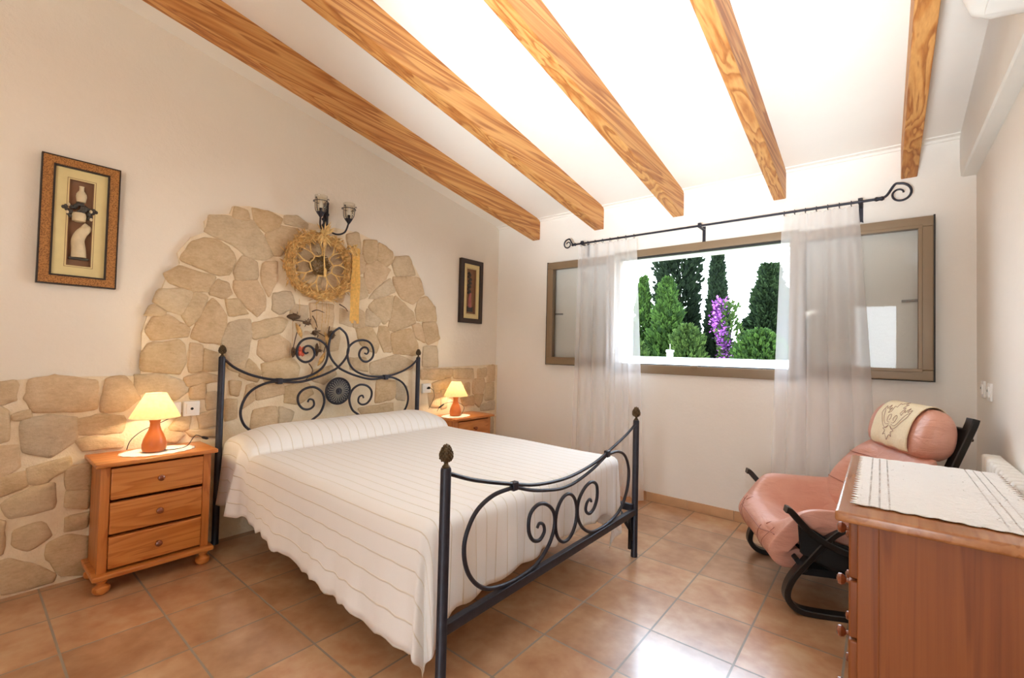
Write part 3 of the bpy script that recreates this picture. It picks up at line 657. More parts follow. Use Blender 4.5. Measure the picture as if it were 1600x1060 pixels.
def mir(l, yc): return [(2*yc-y, z) for y, z in l]
def scroll(name, l, x, r_, taper=True):
    pts = spline([(x, y, z) for y, z in l], 6)
    o = obj(name, MB().tube(pts, (lambda t: r_*(1-.25*max(0, t-.8)/.2)) if taper else r_, 10), M_iron, bed); return o
ht = [(YH0+.014, 1.150)]+HEAD_TOP_SCROLL[1:]
ycross = HEAD_BODY_SCROLL[0][0]
for f_ in (lambda l: l, lambda l: mir(l, YCH)):
    scroll('scroll', f_(ht), HX, .0085)
    hb = [(y+(YCH-ycross)*max(0, 1-abs(i)/6), z) for i, (y, z) in enumerate(HEAD_BODY_SCROLL)]
    scroll('scroll', f_(hb), HX+.012, .0085)
for s_ in (1, -1):
    y = YCH+s_*(HEAD_TOP_SCROLL[4][0]-YCH); z = HEAD_TOP_SCROLL[4][1]
    obj('clamp', MB().box(HX-.014, HX+.026, y-.018, y+.018, z-.028, z+.012, .005), M_iron, bed)
c = (HX+.006, YCH+.004, .910); m = MB()
m.lathe([(.001, .0), (.098, .0), (.104, .006), (.104, .016), (.098, .022), (.092, .018), (.088, .012), (.084, .012), (.04, .018), (.022, .020), (.02, .026), (.012, .024), (.009, .030), (.001, .032)], c, 48, True, 'x')
ros = obj('rosette', m, M_iron, bed)
M_pewter = plain('worn_pewter', srgb(140, 136, 126), .5, .2, 40)
m = MB()
for k in range(24):
    a = TAU*k/24
    m.tube([(c[0]+.019, c[1]+.026*math.cos(a), c[2]+.026*math.sin(a)), (c[0]+.020, c[1]+.055*math.cos(a), c[2]+.055*math.sin(a)), (c[0]+.014, c[1]+.076*math.cos(a), c[2]+.076*math.sin(a))], .0032, 5)
    a += PI/24; m.ball((c[0]+.014, c[1]+.083*math.cos(a), c[2]+.083*math.sin(a)), .0042, 6, 4)
sub('relief_pattern', m, M_pewter, ros, bed)
obj('head_rail', MB().box(HX-.012, HX+.012, YH0, YH1, .30, .335, .003), M_iron, bed)
# footboard
ft = [(YP0+.012, FOOT_TOP_ARC[0][1])]+FOOT_TOP_ARC[1:4]; ft = ft+[(YCF, .640)]+mir(ft, YCF)[::-1]
scroll('top_rail', ft, FXB, .0078, False)
fl = FOOT_LOW_ARC[:3]+[(YCF, .598)]; fl = fl+mir(fl[:3], YCF)[::-1]
scroll('scroll', fl, FXB, .0078, False)
for f_ in (lambda l: l, lambda l: mir(l, YCF)):
    scroll('scroll', f_(FOOT_SCROLL), FXB, .0085)
    y, z = f_([FOOT_SCROLL[0]])[0]; obj('clamp', MB().box(FXB-.013, FXB+.013, y-.017, y+.017, z-.012, z+.024, .005), M_iron, bed)
obj('scroll_ring', MB().tube([(FXB, YCF+.096*math.cos(a), .449+.112*math.sin(a)) for a in [TAU*i/40 for i in range(40)]], .0082, 10, True), M_iron, bed)
obj('foot_rail', MB().box(FXB-.014, FXB+.014, YP0, YP1, .258, .296, .003), M_iron, bed)
for y in (YP0+.03, YP1-.03): obj('side_rail', MB().box(HX, 1.97 if y < -2 else FXB, y-.012, y+.012, .285, .325, .002), M_iron, bed)
for y in (YP1-.012,):
    m = MB().strip([(FXB-.012, y, .10), (FXB-.016, y, .16), (FXB-.10, y, .26), (FXB-.2, y, .315)], (0, 1, 0), .03, .022).box(FXB-.03, FXB-.012, y-.015, y+.015, .045, .25, .003)
    obj('corner_brace', m, M_black, bed)
obj('mattress', MB().box(.13, 2.03, -2.63, -1.19, .33, .575, .05), M_white, bed)

# bedspread: one draped cloth, ribs running lengthwise
X0, LS, HW, YC, ZT, RR = .055, 1.985, .735, -1.905, .608, .05
def smst(a, b, x): t = max(0, min(1, (x-a)/(b-a))); return t*t*(3-2*t)
def top_z(x, t):
    q = (x-.265)/.20; z = ZT+.006*noise.noise(Vector((x*3, t*3, 1.5)))
    if abs(q) < 1:
        g = 1
        if abs(t) > .50: g = math.sqrt(max(0, 1-((abs(t)-.50)/.30)**2))
        z += .128*math.sqrt(1-q*q)*g
    elif x < .1: pass
    if .455 < x < .50: z -= .006*(1-abs(x-.478)/.022)
    return z
D = .385
def spread_pt(s, t):
    a = max(0, s-LS); b = max(0, abs(t)-HW); sg = 1 if t > 0 else -1
    bx = X0+min(s, LS-X0) if False else min(s, LS); by = max(-HW, min(HW, t)); zt = top_z(bx, by); r_ = math.hypot(a, b)
    if r_ < 1e-6: return (bx, YC+by, zt)
    dx, dy = a/r_, sg*b/r_; lim = RR*PI/2
    if r_ < lim: off = RR*math.sin(r_/RR); drop = RR*(1-math.cos(r_/RR)); e = 0
    else: e = r_-lim; off = RR; drop = RR+e
    cw = 2*dx*abs(dy)
    hem = ZT-.05-(D-lim)
    if cw < .3 and a == 0:                          # side drop: same hem height under the raised bolster
        drop *= (zt-hem)/(ZT-hem)
        off += e*(.06+.05*smst(.2, 0, bx))
        off += e*.045*math.sin(bx*17+2.2*math.sin(bx*4))*min(1, e*3)+.004*math.sin(bx*60)*e/.3
        off += .030*math.exp(-((bx-(.40-.25*e))/.045)**2)*smst(0, .12, r_)
        drop += (.105*smst(.2, 1.95, bx)+.012*math.sin(bx*23)+.006*math.sin(bx*51))*(e/.3)**2
    elif b == 0:
        off += e*.015+e*.035*math.sin(by*34+1.5*math.sin(by*7))
        drop += (.010*math.sin(by*30)+.03*smst(.1, -.7, t)-.03+.105*smst(.60, .735, abs(t)))*(e/.3)**2
    else:
        ang = math.atan2(dx, abs(dy))
        off += e*(.05+.11*cw*math.sin(ang*6.0))-e*.03*cw
        drop *= 1-.04*cw-.04*cw**4; drop += .105*min(1, (e/.3)**2)
    z = max(.012, zt-drop)
    x = bx+dx*off; 
    return (min(x, 2.098) if abs(by) < HW+1 else x, YC+by+dy*off, z)
ss = []; s = X0
while s < LS+D+1e-6:
    ss.append(s); s += .012 if s < .5 else .022
ts = [-(HW+D)+i*(2*(HW+D))/112 for i in range(113)]
m = MB().grid([[spread_pt(s, t) for t in ts] for s in ss]); m.uv = [(s, t+3) for s in ss for t in ts]
sp_ = obj('bedspread', m, M_spread, None, smooth=180, recalc=False)
sd = sp_.modifiers.new('thickness', 'SOLIDIFY'); sd.thickness = .004; sd.offset = 1
tag(sp_, 'white ribbed cotton bedspread draped over the bed and bolster', 'bedspread')
# ------------------------------------------------ nightstands
def nightstand(y0, y1, top, fx, label):
    ns = thing('nightstand', label, 'nightstand', (.18, (y0+y1)/2, 0), 'pine nightstands beside the bed')
    bz = .098; bx0, bx1 = .045, fx-.016
    obj('top', MB().box(.035, fx+.022, y0-.018, y1+.018, top-.022, top, .006), M_pine, ns)
    m = MB().box(bx0, bx1, y0+.012, y0+.030, bz, top-.022).box(bx0, bx1, y1-.030, y1-.012, bz, top-.022).box(bx0, bx0+.012, y0+.02, y1-.02, bz, top-.022)
    for y in (y0+.006, y1-.044): m.box(bx1-.02, bx1+.004, y, y+.038, bz, top-.022, .003)
    for z in (top-.05, top-.218, top-.386): m.box(bx1-.03, bx1, y0+.03, y1-.03, z-.006, z+.008)
    obj('carcass', m, M_pine_v, ns)
    obj('plinth', MB().box(.035, fx+.022, y0-.014, y1+.014, bz-.024, bz, .007), M_pine, ns)
    h = (top-.022-bz-.012)/3
    for k in range(3):
        z0 = bz+.006+k*h; m = MB(); a0, a1, b0, b1 = y0+.046, y1-.046, z0+.008, z0+h-.008
        m.box(bx1-.02, bx1+.012, a0, a1, b0, b1, .006)
        d = obj('drawer', m, M_pine, ns)
        kb = MB().lathe([(.008, 0), (.008, .008), (.006, .012), (.013, .018), (.0165, .026), (.015, .034), (.008, .039), (.001, .040)], (bx1+.011, (y0+y1)/2, (b0+b1)/2), 18, True, 'x')
        sub('knob', kb, M_knob, d, ns)
    for x in (.075, fx-.018):
        for y in (y0+.028, y1-.028):
            obj('bun_foot', MB().lathe([(.020, 0), (.030, .006), (.036, .020), (.034, .034), (.022, .044), (.017, .050), (.024, .058), (.026, .066), (.022, .075)], (x, y, 0), 20), M_pine, ns)
    return ns
nightstand(-3.306, -2.818, .646, .325, 'honey pine nightstand with three drawers on the left of the bed')
nightstand(-.905, -.415, .618, .325, 'honey pine nightstand in the far corner, partly hidden by the bed')

def doily(x, y, z, rx_, ry_, label):
    n = 96; rings = []
    for q in (0.02, .3, .55, .75, .9, 1.0):
        ring = []
        for k in range(n):
            a = TAU*k/n; s = q*(1+(.045*abs(math.sin(a*9)) if q > .8 else 0))
            ring.append((x+rx_*s*math.cos(a), y+ry_*s*math.sin(a), z+.0015+.0008*(q > .5)*math.sin(a*18)))
        rings.append(ring)
    vs = [p for r_ in rings for p in r_]; fs = [(i*n+k, i*n+(k+1) % n, (i+1)*n+(k+1) % n, (i+1)*n+k) for i in range(5) for k in range(n)]+[tuple(range(n))]
    o = obj('doily', MB().add(vs, fs), M_lace, None, smooth=60); sd = o.modifiers.new('thickness', 'SOLIDIFY'); sd.thickness = .002; sd.offset = -1
    return tag(o, label, 'doily', 'lace doilies under the lamps')
doily(.19, -3.045, .6475, .118, .165, 'white scalloped lace doily under the left bedside lamp')
doily(.19, -.775, .6195, .105, .150, 'white scalloped lace doily under the far corner lamp')

def lamp(x, y, z, label, cord, switch_at):
    L = thing('table_lamp', label, 'lamp', (x, y, z), 'lit bedside lamps')
    base = [(.040, 0), (.050, .004), (.054, .018), (.055, .040), (.050, .066), (.040, .092), (.029, .116), (.0235, .138), (.0225, .156), (.026, .168), (.027, .174), (.022, .177), (.012, .177)]
    obj('lamp_base', MB().lathe(base, (x, y, z), 32), M_lampbase, L)
    obj('socket', MB().lathe([(.014, .174), (.014, .205), (.018, .21), (.018, .235), (.012, .24)], (x, y, z), 14), M_bronze, L)
    prof = [(.114, .187), (.112, .190), (.106, .204), (.088, .240), (.068, .279), (.048, .318), (.046, .320)]
    sh = obj('lamp_shade', MB().lathe(prof, (x, y, z), 48, False), M_shade, L, recalc=False, smooth=60)
    sd = sh.modifiers.new('thickness', 'SOLIDIFY'); sd.thickness = .0015
    bulb = NT('lit_bulb'); nz = bulb.noise(bulb.coord(), 5); bulb.base((1, .85, .6), .3); bulb.b.inputs['Emission Color'].default_value = (1, .72, .36, 1); bulb.b.inputs['Emission Strength'].default_value = 5
    obj('bulb', MB().ball((x, y, z+.262), .022, 14, 10, sz=1.25), bulb.m, L)
    obj('power_cord', MB().tube(spline(cord, 8), .0022, 6), M_dark, L)
    a, b = switch_at; obj('cord_switch', MB().tube([a, Vector(a).lerp(Vector(b), .2), Vector(a).lerp(Vector(b), .8), b], lambda t: (.004, .008, .008, .004)[int(round(t*3))], 8), M_dark, L)
    lt = light('POINT', 'lamp_light', (x, y, z+.25), 9, (1, .77, .46), shadow_soft_size=.03); lt.parent = L; lt.location = (0, 0, .25)
    return L
lamp(.20, -3.066, .650, 'lit table lamp with orange vase base and cream shade, left of the bed',
     [(.236, -3.028, .658), (.25, -2.985, .656), (.22, -2.92, .66), (.17, -2.875, .695), (.13, -2.845, .70), (.10, -2.80, .672)], ((.115, -2.815, .682), (.09, -2.775, .664)))
lamp(.19, -.782, .622, 'lit table lamp with orange vase base in the far corner nightstand',
     [(.235, -.75, .632), (.22, -.70, .70), (.14, -.72, .74), (.10, -.82, .735), (.08, -.88, .70), (.07, -.905, .66)], ((.095, -.84, .728), (.075, -.892, .69)))
lc = MB().tube(spline([(.03, -2.925, .855), (.06, -2.93, .83), (.07, -3.0, .79), (.07, -3.09, .75), (.06, -3.14, .70), (.055, -3.155, .649)], 8), .0022, 6)
tag(obj('plug_cable', lc, M_dark), 'dark cable looping from the wall socket behind the left lamp', 'cable')
lc = MB().tube(spline([(.05, -.985, .885), (.065, -.955, .86), (.06, -.935, .80), (.05, -.955, .74), (.045, -.985, .69)], 8), .0022, 6).lathe([(.012, 0), (.012, .02), (.006, .03)], (.045, -1.0, .885), 12, True, 'x')
tag(obj('plug_cable', lc, M_dark), 'thin cable with black plug below the far corner socket', 'cable')

def outlet(y0, y1, z0, z1, label, group, x=.036, hole=True):
    o = thing('wall_socket', label, 'socket', (x, (y0+y1)/2, z0), group)
    obj('plate', MB().box(0.02, x+.012, y0, y1, z0, z1, .004), M_plastic, o)
    obj('insert', MB().box(x+.008, x+.016, y0+.014, y1-.014, z0+.014, z1-.014, .003), M_plastic, o)
    if hole: obj('outlet_hole', MB().lathe([(.008, 0), (.008, .002)], (x+.0155, (y0+y1)/2, (z0+z1)/2), 14, True, 'x'), M_dark, o)
outlet(-2.896, -2.812, .806, .894, 'white wall socket with a dark dot, right of the left bedside lamp', 'white wall sockets')
outlet(-2.990, -2.908, .806, .894, 'white wall socket half hidden by the left lamp shade', 'white wall sockets')
outlet(-1.060, -.965, .838, .924, 'white wall socket by the right headboard post', 'white wall sockets')
def wswitch(y0, y1, z0, z1, label):
    o = thing('light_switch', label, 'switch', (W, (y0+y1)/2, z0), 'light switches on the right wall')
    obj('plate', MB().box(W-.010, W, y0, y1, z0, z1, .003), M_plastic, o); obj('rocker', MB().box(W-.015, W-.007, y0+.018, y1-.018, z0+.018, z1-.018, .003), M_plastic, o)
    obj('indicator', MB().box(W-.0165, W-.014, (y0+y1)/2-.003, (y0+y1)/2+.003, (z0+z1)/2, (z0+z1)/2+.012), M_dark, o)
wswitch(-.30, -.215, 1.055, 1.145, 'white light switch on the right wall, nearest the corner')
wswitch(-.49, -.405, 1.050, 1.140, 'white light switch on the right wall, second from the corner')

# ------------------------------------------------ framed shadow boxes
def fy(y0, y1, z0, z1, d0, d1, wd, m):               # rectangular frame on the wall x = 0
    for a in ((y0, y1, z0, z0+wd), (y0, y1, z1-wd, z1), (y0, y0+wd, z0+wd, z1-wd), (y1-wd, y1, z0+wd, z1-wd)): m.box(d0, d1, a[0], a[1], a[2], a[3])
    return m
def shadow_box(y0, y1, z0, z1, label, wd, frame_m, matw, kind):
    o = thing('framed_picture', label, 'picture', (0, (y0+y1)/2, z0), 'framed shadow boxes on the headboard wall')
    f = obj('frame', fy(y0+.004, y1-.004, z0+.004, z1-.004, .001, .034, wd-.008, MB()), frame_m, o, smooth=None)
    m = fy(y0, y1, z0, z1, .001, .036, .006, MB()); fy(y0+wd-.008, y1-wd+.008, z0+wd-.008, z1-wd+.008, .012, .037, .008, m)
    sub('frame_edge', m, M_edge, f, o, smooth=None)
    i = (y0+wd, y1-wd, z0+wd, z1-wd)
    mt = obj('mat_board', fy(i[0], i[1], i[2], i[3], .018, .024, matw, MB()), M_cream, o, smooth=None)
    j = (i[0]+matw, i[1]-matw, i[2]+matw, i[3]-matw)
    sub('mat_line', fy(j[0]-.009, j[1]+.009, j[2]-.009, j[3]+.009, .0238, .0246, .002, fy(j[0]-.001, j[1]+.001, j[2]-.001, j[3]+.001, .014, .0252, .003, MB())), M_backing, mt, o, smooth=None)
    obj('backing', MB().box(.001, .006, j[0]-.01, j[1]+.01, j[2]-.01, j[3]+.01), M_backing, o, smooth=None)
    yc = (j[0]+j[1])/2; H = j[3]-j[2]; Z = j[2]
    if kind == 0:
        m = MB().lathe([(.001, .0), (.018, 0), (.022, .03), (.020, .045), (.010, .062), (.009, .078), (.011, .084), (.001, .085)], (.016, yc, Z+H*.755), 14)
        obj('bottle', m, M_figure, o); m = MB()
        m.lathe([(.012, 0), (.026, .006), (.030, .03), (.026, .048), (.02, .05)], (.018, yc-.006, Z+H*.515), 16)
        obj('jar', m, M_figure, o); m = MB()
        P = [(yc+.0, Z+H*.10), (yc-.002, Z+H*.2), (yc-.006, Z+H*.30), (yc+.004, Z+H*.38), (yc+.018, Z+H*.43), (yc+.022, Z+H*.46), (yc+.008, Z+H*.485)]
        m.tube(spline([(.018, a, b) for a, b in P], 6), lambda t: .030*(1-.35*t) if t < .85 else .018, 14)
        obj('figurine', m, M_figure, o)
        m = MB(); r_ = random.Random(2)
        for k in range(26):
            a = TAU*k/26; rr_ = .040+.012*math.sin(5*a); yy = yc-.004+rr_*1.25*math.cos(a); zz = Z+H*.645+rr_*.72*math.sin(a); m.ball((.022, yy, zz), .010, 7, 5)
        for k in range(8): m.ball((.026, yc+r_.uniform(-.022, .02), Z+H*.645+r_.uniform(-.02, .02)), .012, 7, 5)
        obj('vine_ornament', m, M_vine, o); obj('pedestal', MB().box(.005, .026, yc-.04, yc+.04, Z+H*.072, Z+H*.10, .006), M_vine, o)
        for a, b in ((-.048, .70), (-.052, .61), (.04, .565), (.038, .66)): obj('petal', MB().ball((.030, yc+a, Z+H*b), .007, 7, 5, sz=1.3), M_figure, o)
    else:
        r_ = random.Random(4); m = MB()
        m.tube(spline([(.018, yc-.022+(.018 if k % 2 else -.018)+r_.uniform(-.006, .006), Z+H*(.46+.045*k)) for k in range(11)], 5), lambda t: .011+.004*math.sin(t*40), 8)
        obj('vine_ornament', m, M_vine, o); obj('pedestal', MB().box(.005, .02, yc-.045, yc+.035, Z+.02, Z+.075, .006), M_vine, o)
        obj('figurine', MB().tube([(.018, yc-.012, Z+H*.14), (.018, yc-.014, Z+H*.26), (.018, yc-.012, Z+H*.36), (.018, yc-.006, Z+H*.46)], lambda t: .020*(1-.5*t), 12), M_rose, o)
shadow_box(-3.533, -3.228, 1.534, 2.193, 'framed shadow box with orange speckled frame and ivory figurine, left of the arch', .052, M_speck, .054, 0)
shadow_box(-.602, -.282, 1.520, 2.170, 'dark narrow framed picture with cream mat in the far corner', .046, M_darkframe, .050, 1)

# ------------------------------------------------ wreath, dried hanging, wall sconce
wc = (.06, -2.080, 1.842); wr = thing('straw_wreath', 'round straw wreath with netted centre hanging over the headboard', 'wreath', (.03, wc[1], wc[2]))
r_ = random.Random(11); m = MB(); m2 = MB()
m.tube([(wc[0], wc[1]+.232*math.cos(a), wc[2]+.218*math.sin(a)) for a in [TAU*i/48 for i in range(48)]], .032, 8, True)
def blade(mb, p, d, ln, wd):
    d = Vector(d).normalized(); s = d.cross(Vector((1, .2, .1))).normalized()*wd; p = Vector(p); q = p+d*ln*.5+Vector((.006, 0, 0)); e = p+d*ln
    n = Vector((.002, 0, 0)); mb.add([p-s*.5, p+s*.5, q+s, q-s, e, q+n*2, ], [(0, 1, 2, 5), (0, 5, 3), (3, 5, 4), (5, 2, 4)])
for k in range(620):
    a = r_.uniform(0, TAU); b = r_.uniform(-2.0, 2.0); rr_ = .034
    p = (wc[0]+rr_*math.cos(b), wc[1]+(.232+rr_*math.sin(b))*math.cos(a), wc[2]+(.218+rr_*math.sin(b))*math.sin(a))
    d = Vector((r_.uniform(-.1, .7), -math.sin(a)*r_.choice((-1, 1))+r_.gauss(0, .5), math.cos(a)*r_.choice((-1, 1))+r_.gauss(0, .5)))
    blade(m if k % 3 else m2, p, d, r_.uniform(.03, .065), r_.uniform(.003, .007))
ringp = obj('straw_ring', m, M_straw, wr, smooth=None); sub('pale_blade', m2, M_straw_l, ringp, wr, smooth=None)
m = MB(); jn = {}
def J(i, k, n, rad): 
    a = TAU*(k+.5*(i % 2))/n; q = rad*(1+.12*math.sin(k*2.7+i)); return (wc[0]+.024+.004*math.sin(k+i), wc[1]+q*math.cos(a), wc[2]+q*.94*math.sin(a))
n = 9; M_nest = plain('dried_herb', srgb(132, 106, 70), .9, .4, 50)
def Q(k, rad, j=0): a = TAU*k/n+.2; q = rad*(1+.07*math.sin(k*5.1+j)); return (wc[0]+.024+.004*math.sin(k*3+j), wc[1]+q*math.cos(a), wc[2]+q*.95*math.sin(a))
for k in range(n):
    a0, b0 = Q(k, .088), Q(k, .135, 1); c1, c2 = Q(k+.27, .20, 2), Q(k-.27, .20, 3)
    for q in ([a0, b0], [b0, c1], [b0, c2]): m.tube(q, .0055, 5)
    if k % 4 != 1: m.tube([a0, Q(k+.5, .080, 4), Q(k+1, .088)], .0055, 5)
    m.ball(b0, .009, 6, 4); m.ball(a0, .008, 6, 4)
obj('straw_net', m, M_straw_l, wr)
m = MB()
for k in range(90):
    a = r_.uniform(0, TAU); q = .07*math.sqrt(r_.random()); p = (wc[0]+.01, wc[1]-.01+q*math.cos(a), wc[2]+.01+q*math.sin(a))
    blade(m, p, (r_.uniform(.2, 1), r_.gauss(0, 1), r_.gauss(0, 1)), r_.uniform(.02, .05), .005)
m.tube([(wc[0]-.012+.006*math.sin(a*5), wc[1]-.008+(.062+.008*math.sin(a*3))*math.cos(a), wc[2]+.06*math.sin(a)) for a in [TAU*i/30 for i in range(30)]], .013, 7, True)
for k in range(60):
    a = r_.uniform(0, TAU); blade(m, (wc[0]-.005, wc[1]-.008+.062*math.cos(a), wc[2]+.06*math.sin(a)), (r_.uniform(0, .6), -math.sin(a)+r_.gauss(0, .5), math.cos(a)+r_.gauss(0, .5)), .045, .004)
obj('dried_nest', m, M_nest, wr, smooth=None)
m = MB()
for k in range(16): blade(m, (wc[0]+.036, wc[1]+r_.uniform(-.012, .012), wc[2]+.235+r_.uniform(-.02, .02)), (.3, r_.gauss(0, .5), r_.choice((-1.2, .7))), .10, .009)
m.tube([(wc[0]+.04, wc[1]+.002, wc[2]+.22), (wc[0]+.042, wc[1]+.004, wc[2]+.05), (wc[0]+.042, wc[1]+.012, wc[2]-.06)], .005, 6); m.ball((wc[0]+.044, wc[1]+.014, wc[2]-.05), .012, 8, 6, sz=3); obj('straw_bow', m, M_straw_l, wr, smooth=None)
m = MB()
for k in range(5):
    y = -1.845+k*.014; rows = []
    for j in range(13):
        t = j/12; z = 2.02-t*(.575+.015*math.sin(k*2)); rows.append([(wc[0]+.046+.006*math.sin(t*9+k)+.002*(k % 2), y-.010+.004*math.sin(t*5+k), z), (wc[0]+.050+.006*math.sin(t*9+k), y+.008+.004*math.sin(t*5+k), z)])
    m.grid(rows)
rb = obj('ribbon', m, M_ribbon, wr, smooth=None, recalc=False); md = rb.modifiers.new('thickness', 'SOLIDIFY'); md.thickness = .0015
m = MB()
for k in range(22): blade(m, (wc[0]+.045, -1.835+r_.uniform(-.03, .03), 2.005+r_.uniform(-.03, .03)), (r_.uniform(.2, .9), r_.gauss(0, 1), r_.gauss(0, 1)), .06, .01)
obj('ribbon_knot', m, M_straw_l, wr, smooth=None)

hg = thing('dried_twig_hanging', 'dried twig and seed pod hanging with a red bow below the wreath', 'wall ornament', (.05, -2.1, 1.2)); X = .046
def Y(u): return -2.358+(u-430)*.00512            # along the wall
for (u, a, b) in ((470, 1.585, 1.46), (497, 1.58, 1.30), (506, 1.58, 1.33), (513, 1.575, 1.42), (517, 1.575, 1.38), (461, 1.46, 1.16)):
    y = -2.080+(u-500)*.0048; obj('cord', MB().tube(spline([(X, y, a), (X+.004, y+.004, (a+b)/2), (X, y-.003, b)], 5), .0016, 5), M_straw, hg)
tw = [((-2.13, 1.50), (-2.09, 1.515), (-2.035, 1.50)), ((-2.125, 1.47), (-2.10, 1.43), (-2.085, 1.385)), ((-1.915, 1.575), (-1.865, 1.55), (-1.845, 1.525)), ((-2.275, 1.43), (-2.20, 1.425), (-2.16, 1.42)),
      ((-2.215, 1.40), (-2.24, 1.32), (-2.26, 1.22)), ((-1.99, 1.40), (-2.01, 1.28), (-2.03, 1.20)), ((-2.14, 1.12), (-2.11, 1.06), (-2.17, .99)), ((-2.10, 1.36), (-2.04, 1.33), (-1.98, 1.30))]
for q in tw: obj('twig', MB().tube(spline([(X+.008, y, z) for y, z in q], 6), lambda t: .0045*(1-.4*t), 6), M_twig, hg)
for (y, z, s, sx_, sz_) in ((-2.265, 1.452, .022, 2.2, .9), (-2.105, 1.345, .02, 1.1, 1.0), (-1.975, 1.335, .02, 1.3, 1.7), (-2.26, 1.20, .012, 1.1, 3.2), (-2.085, 1.22, .014, .9, 3.6), (-2.17, 1.415, .016, 1.8, .8)):
    m = MB().ball((X+.012, y, z), s, 10, 8, sy=sx_, sz=sz_)
    for k in range(14): blade(m, (X+.02, y+r_.uniform(-s, s), z+r_.uniform(-s, s)), (.2, r_.gauss(0, 1), r_.gauss(0, 1)), .03, .004)
    obj('seed_pod', m, M_twig, hg, smooth=None)
for (y, z, a) in ((-2.115, 1.02, .7), (-2.075, 1.10, 1.1), (-2.15, 1.0, .5), (-2.20, 1.30, 2.0), (-1.99, 1.24, 1.9)):
    m = MB(); d = Vector((0, math.cos(a), math.sin(a))); s = Vector((0, -d.z, d.y)); P = []
    for i in range(9):
        t = i/8; wdt = .018*math.sin(PI*min(1, t*.95+.03)); c_ = Vector((X+.01+.012*math.sin(t*3), y, z))+d*(t*.12); P.append([c_-s*wdt, c_+Vector((.004, 0, 0)), c_+s*wdt])
    m.grid(P); o = obj('dried_leaf', m, M_straw, hg, recalc=False); md = o.modifiers.new('thickness', 'SOLIDIFY'); md.thickness = .001
m = MB().ball((X+.022, -2.205, 1.205), .010, 8, 6); 
for a in (.6, 2.4, 4.0, 5.2): m.ball((X+.022, -2.205+.018*math.cos(a), 1.21+.024*math.sin(a)), .013, 8, 6, sz=1.5)
obj('bow', m, M_red, hg)

sc = thing('wall_sconce', 'black wrought iron wall sconce with two glass cups above the wreath', 'sconce', (.0, -2.02, 2.2))
yb = -2.03
m = MB().box(.001, .012, yb-.014, yb+.022, 2.12, 2.335, .003).tube([(.02, yb+.010, 2.16), (.02, yb+.010, 2.33)], .009, 8).ball((.022, yb+.010, 2.25), .014, 8, 6).ball((.022, yb+.012, 2.335), .009, 8, 6)
obj('back_plate', m, M_iron, sc)
def cup(c, arm):
    obj('arm', MB().tube(spline(arm, 8), .0065, 8), M_iron, sc)
    x, y, z = c
    h = obj('holder', MB().lathe([(.006, -.012), (.014, 0), (.026, .022), (.028, .026)], c, 18).lathe([(.011, .02), (.011, .055), (.008, .058)], c, 12), M_iron, sc)
    cg = MB()
    for k in range(4):
        a = TAU*k/4+.5; P = [(x+q*math.cos(a), y+q*math.sin(a), z+h_) for q, h_ in ((.022, .012), (.042, .045), (.048, .080), (.048, .108), (.058, .118), (.062, .106))]; cg.tube(spline(P, 4), .0026, 6)
    cg.tube([(x+.049*math.cos(a), y+.049*math.sin(a), z+.102) for a in [TAU*i/28 for i in range(28)]], .0028, 6, True); obj('cage', cg, M_iron, sc)
    g = obj('glass_shade', MB().lathe([(.012, .014), (.030, .030), (.040, .055), (.043, .09), (.043, .145)], c, 28, False), M_clear, sc, recalc=False, smooth=80); md = g.modifiers.new('thickness', 'SOLIDIFY'); md.thickness = .002
    obj('candle_bulb', MB().lathe([(.009, .055), (.012, .07), (.0125, .09), (.008, .11), (.001, .125)], c, 14), M_plastic, sc)
cup((.17, -2.150, 2.185), [(.02, yb, 2.20), (.05, yb-.03, 2.13), (.10, yb-.07, 2.105), (.15, yb-.11, 2.13), (.17, -2.150, 2.18)])
cup((.13, -1.905, 2.200), [(.02, yb+.01, 2.19), (.03, yb+.03, 2.13), (.07, yb+.07, 2.105), (.115, -1.925, 2.125), (.13, -1.905, 2.195)])
m = MB().tube(spline([(.02, yb, 2.19), (.06, yb-.045, 2.14), (.07, yb-.06, 2.06)], 6), .011, 8).lathe([(.012, 0), (.012, .006), (.004, .008)], (.045, yb-.035, 2.2), 14, True, 'x'); obj('hook', m, M_iron, sc)
# ------------------------------------------------ armchair (built facing +X, then placed)
ch = thing('armchair', 'pink leather reclining armchair on black bentwood frame by the right wall', 'armchair')
def prof_pt(P, t):
    n = len(P)-1; f = min(max(t, 0), 1)*n; i = min(int(f), n-1); u = f-i
    p0, p1, p2, p3 = [P[max(0, min(n, k))] for k in (i-1, i, i+1, i+2)]
    return tuple(.5*((2*b)+(c_-a)*u+(2*a-5*b+4*c_-d)*u*u+(3*b-a-3*c_+d)*u**3) for a, b, c_, d in zip(p0, p1, p2, p3))
# stations: X, Z, half width, edge lift, edge forward push
SEAT = [(.28, .215, .28, 0, 0), (.37, .19, .30, 0, 0), (.44, .225, .315, .0, 0), (.474, .295, .325, .0, -.01), (.455, .360, .335, .03, -.05), (.385, .388, .352, .085, -.05), (.29, .362, .36, .145, -.01), (.17, .325, .362, .185, 0), (.03, .305, .36, .205, 0), (-.06, .325, .35, .19, .02), (-.115, .40, .33, .13, .03)]
BACK = [(-.085, .375, .30, .0, .05), (-.10, .42, .315, .04, .08), (-.13, .52, .325, .03, .08), (-.17, .62, .320, .02, .06), (-.205, .71, .305, .0, .04), (-.235, .765, .292, .0, .0), (-.262, .775, .28, 0, 0)]
HEAD = [(-.262, .765, .27, 0, 0), (-.225, .772, .282, 0, .0), (-.205, .81, .288, 0, -.012), (-.212, .87, .286, 0, -.02), (-.238, .945, .276, 0, -.03), (-.285, .998, .262, -.005, -.02), (-.335, .998, .255, -.008, 0), (-.365, .95, .26, 0, .0), (-.370, .88, .27, 0, 0)]
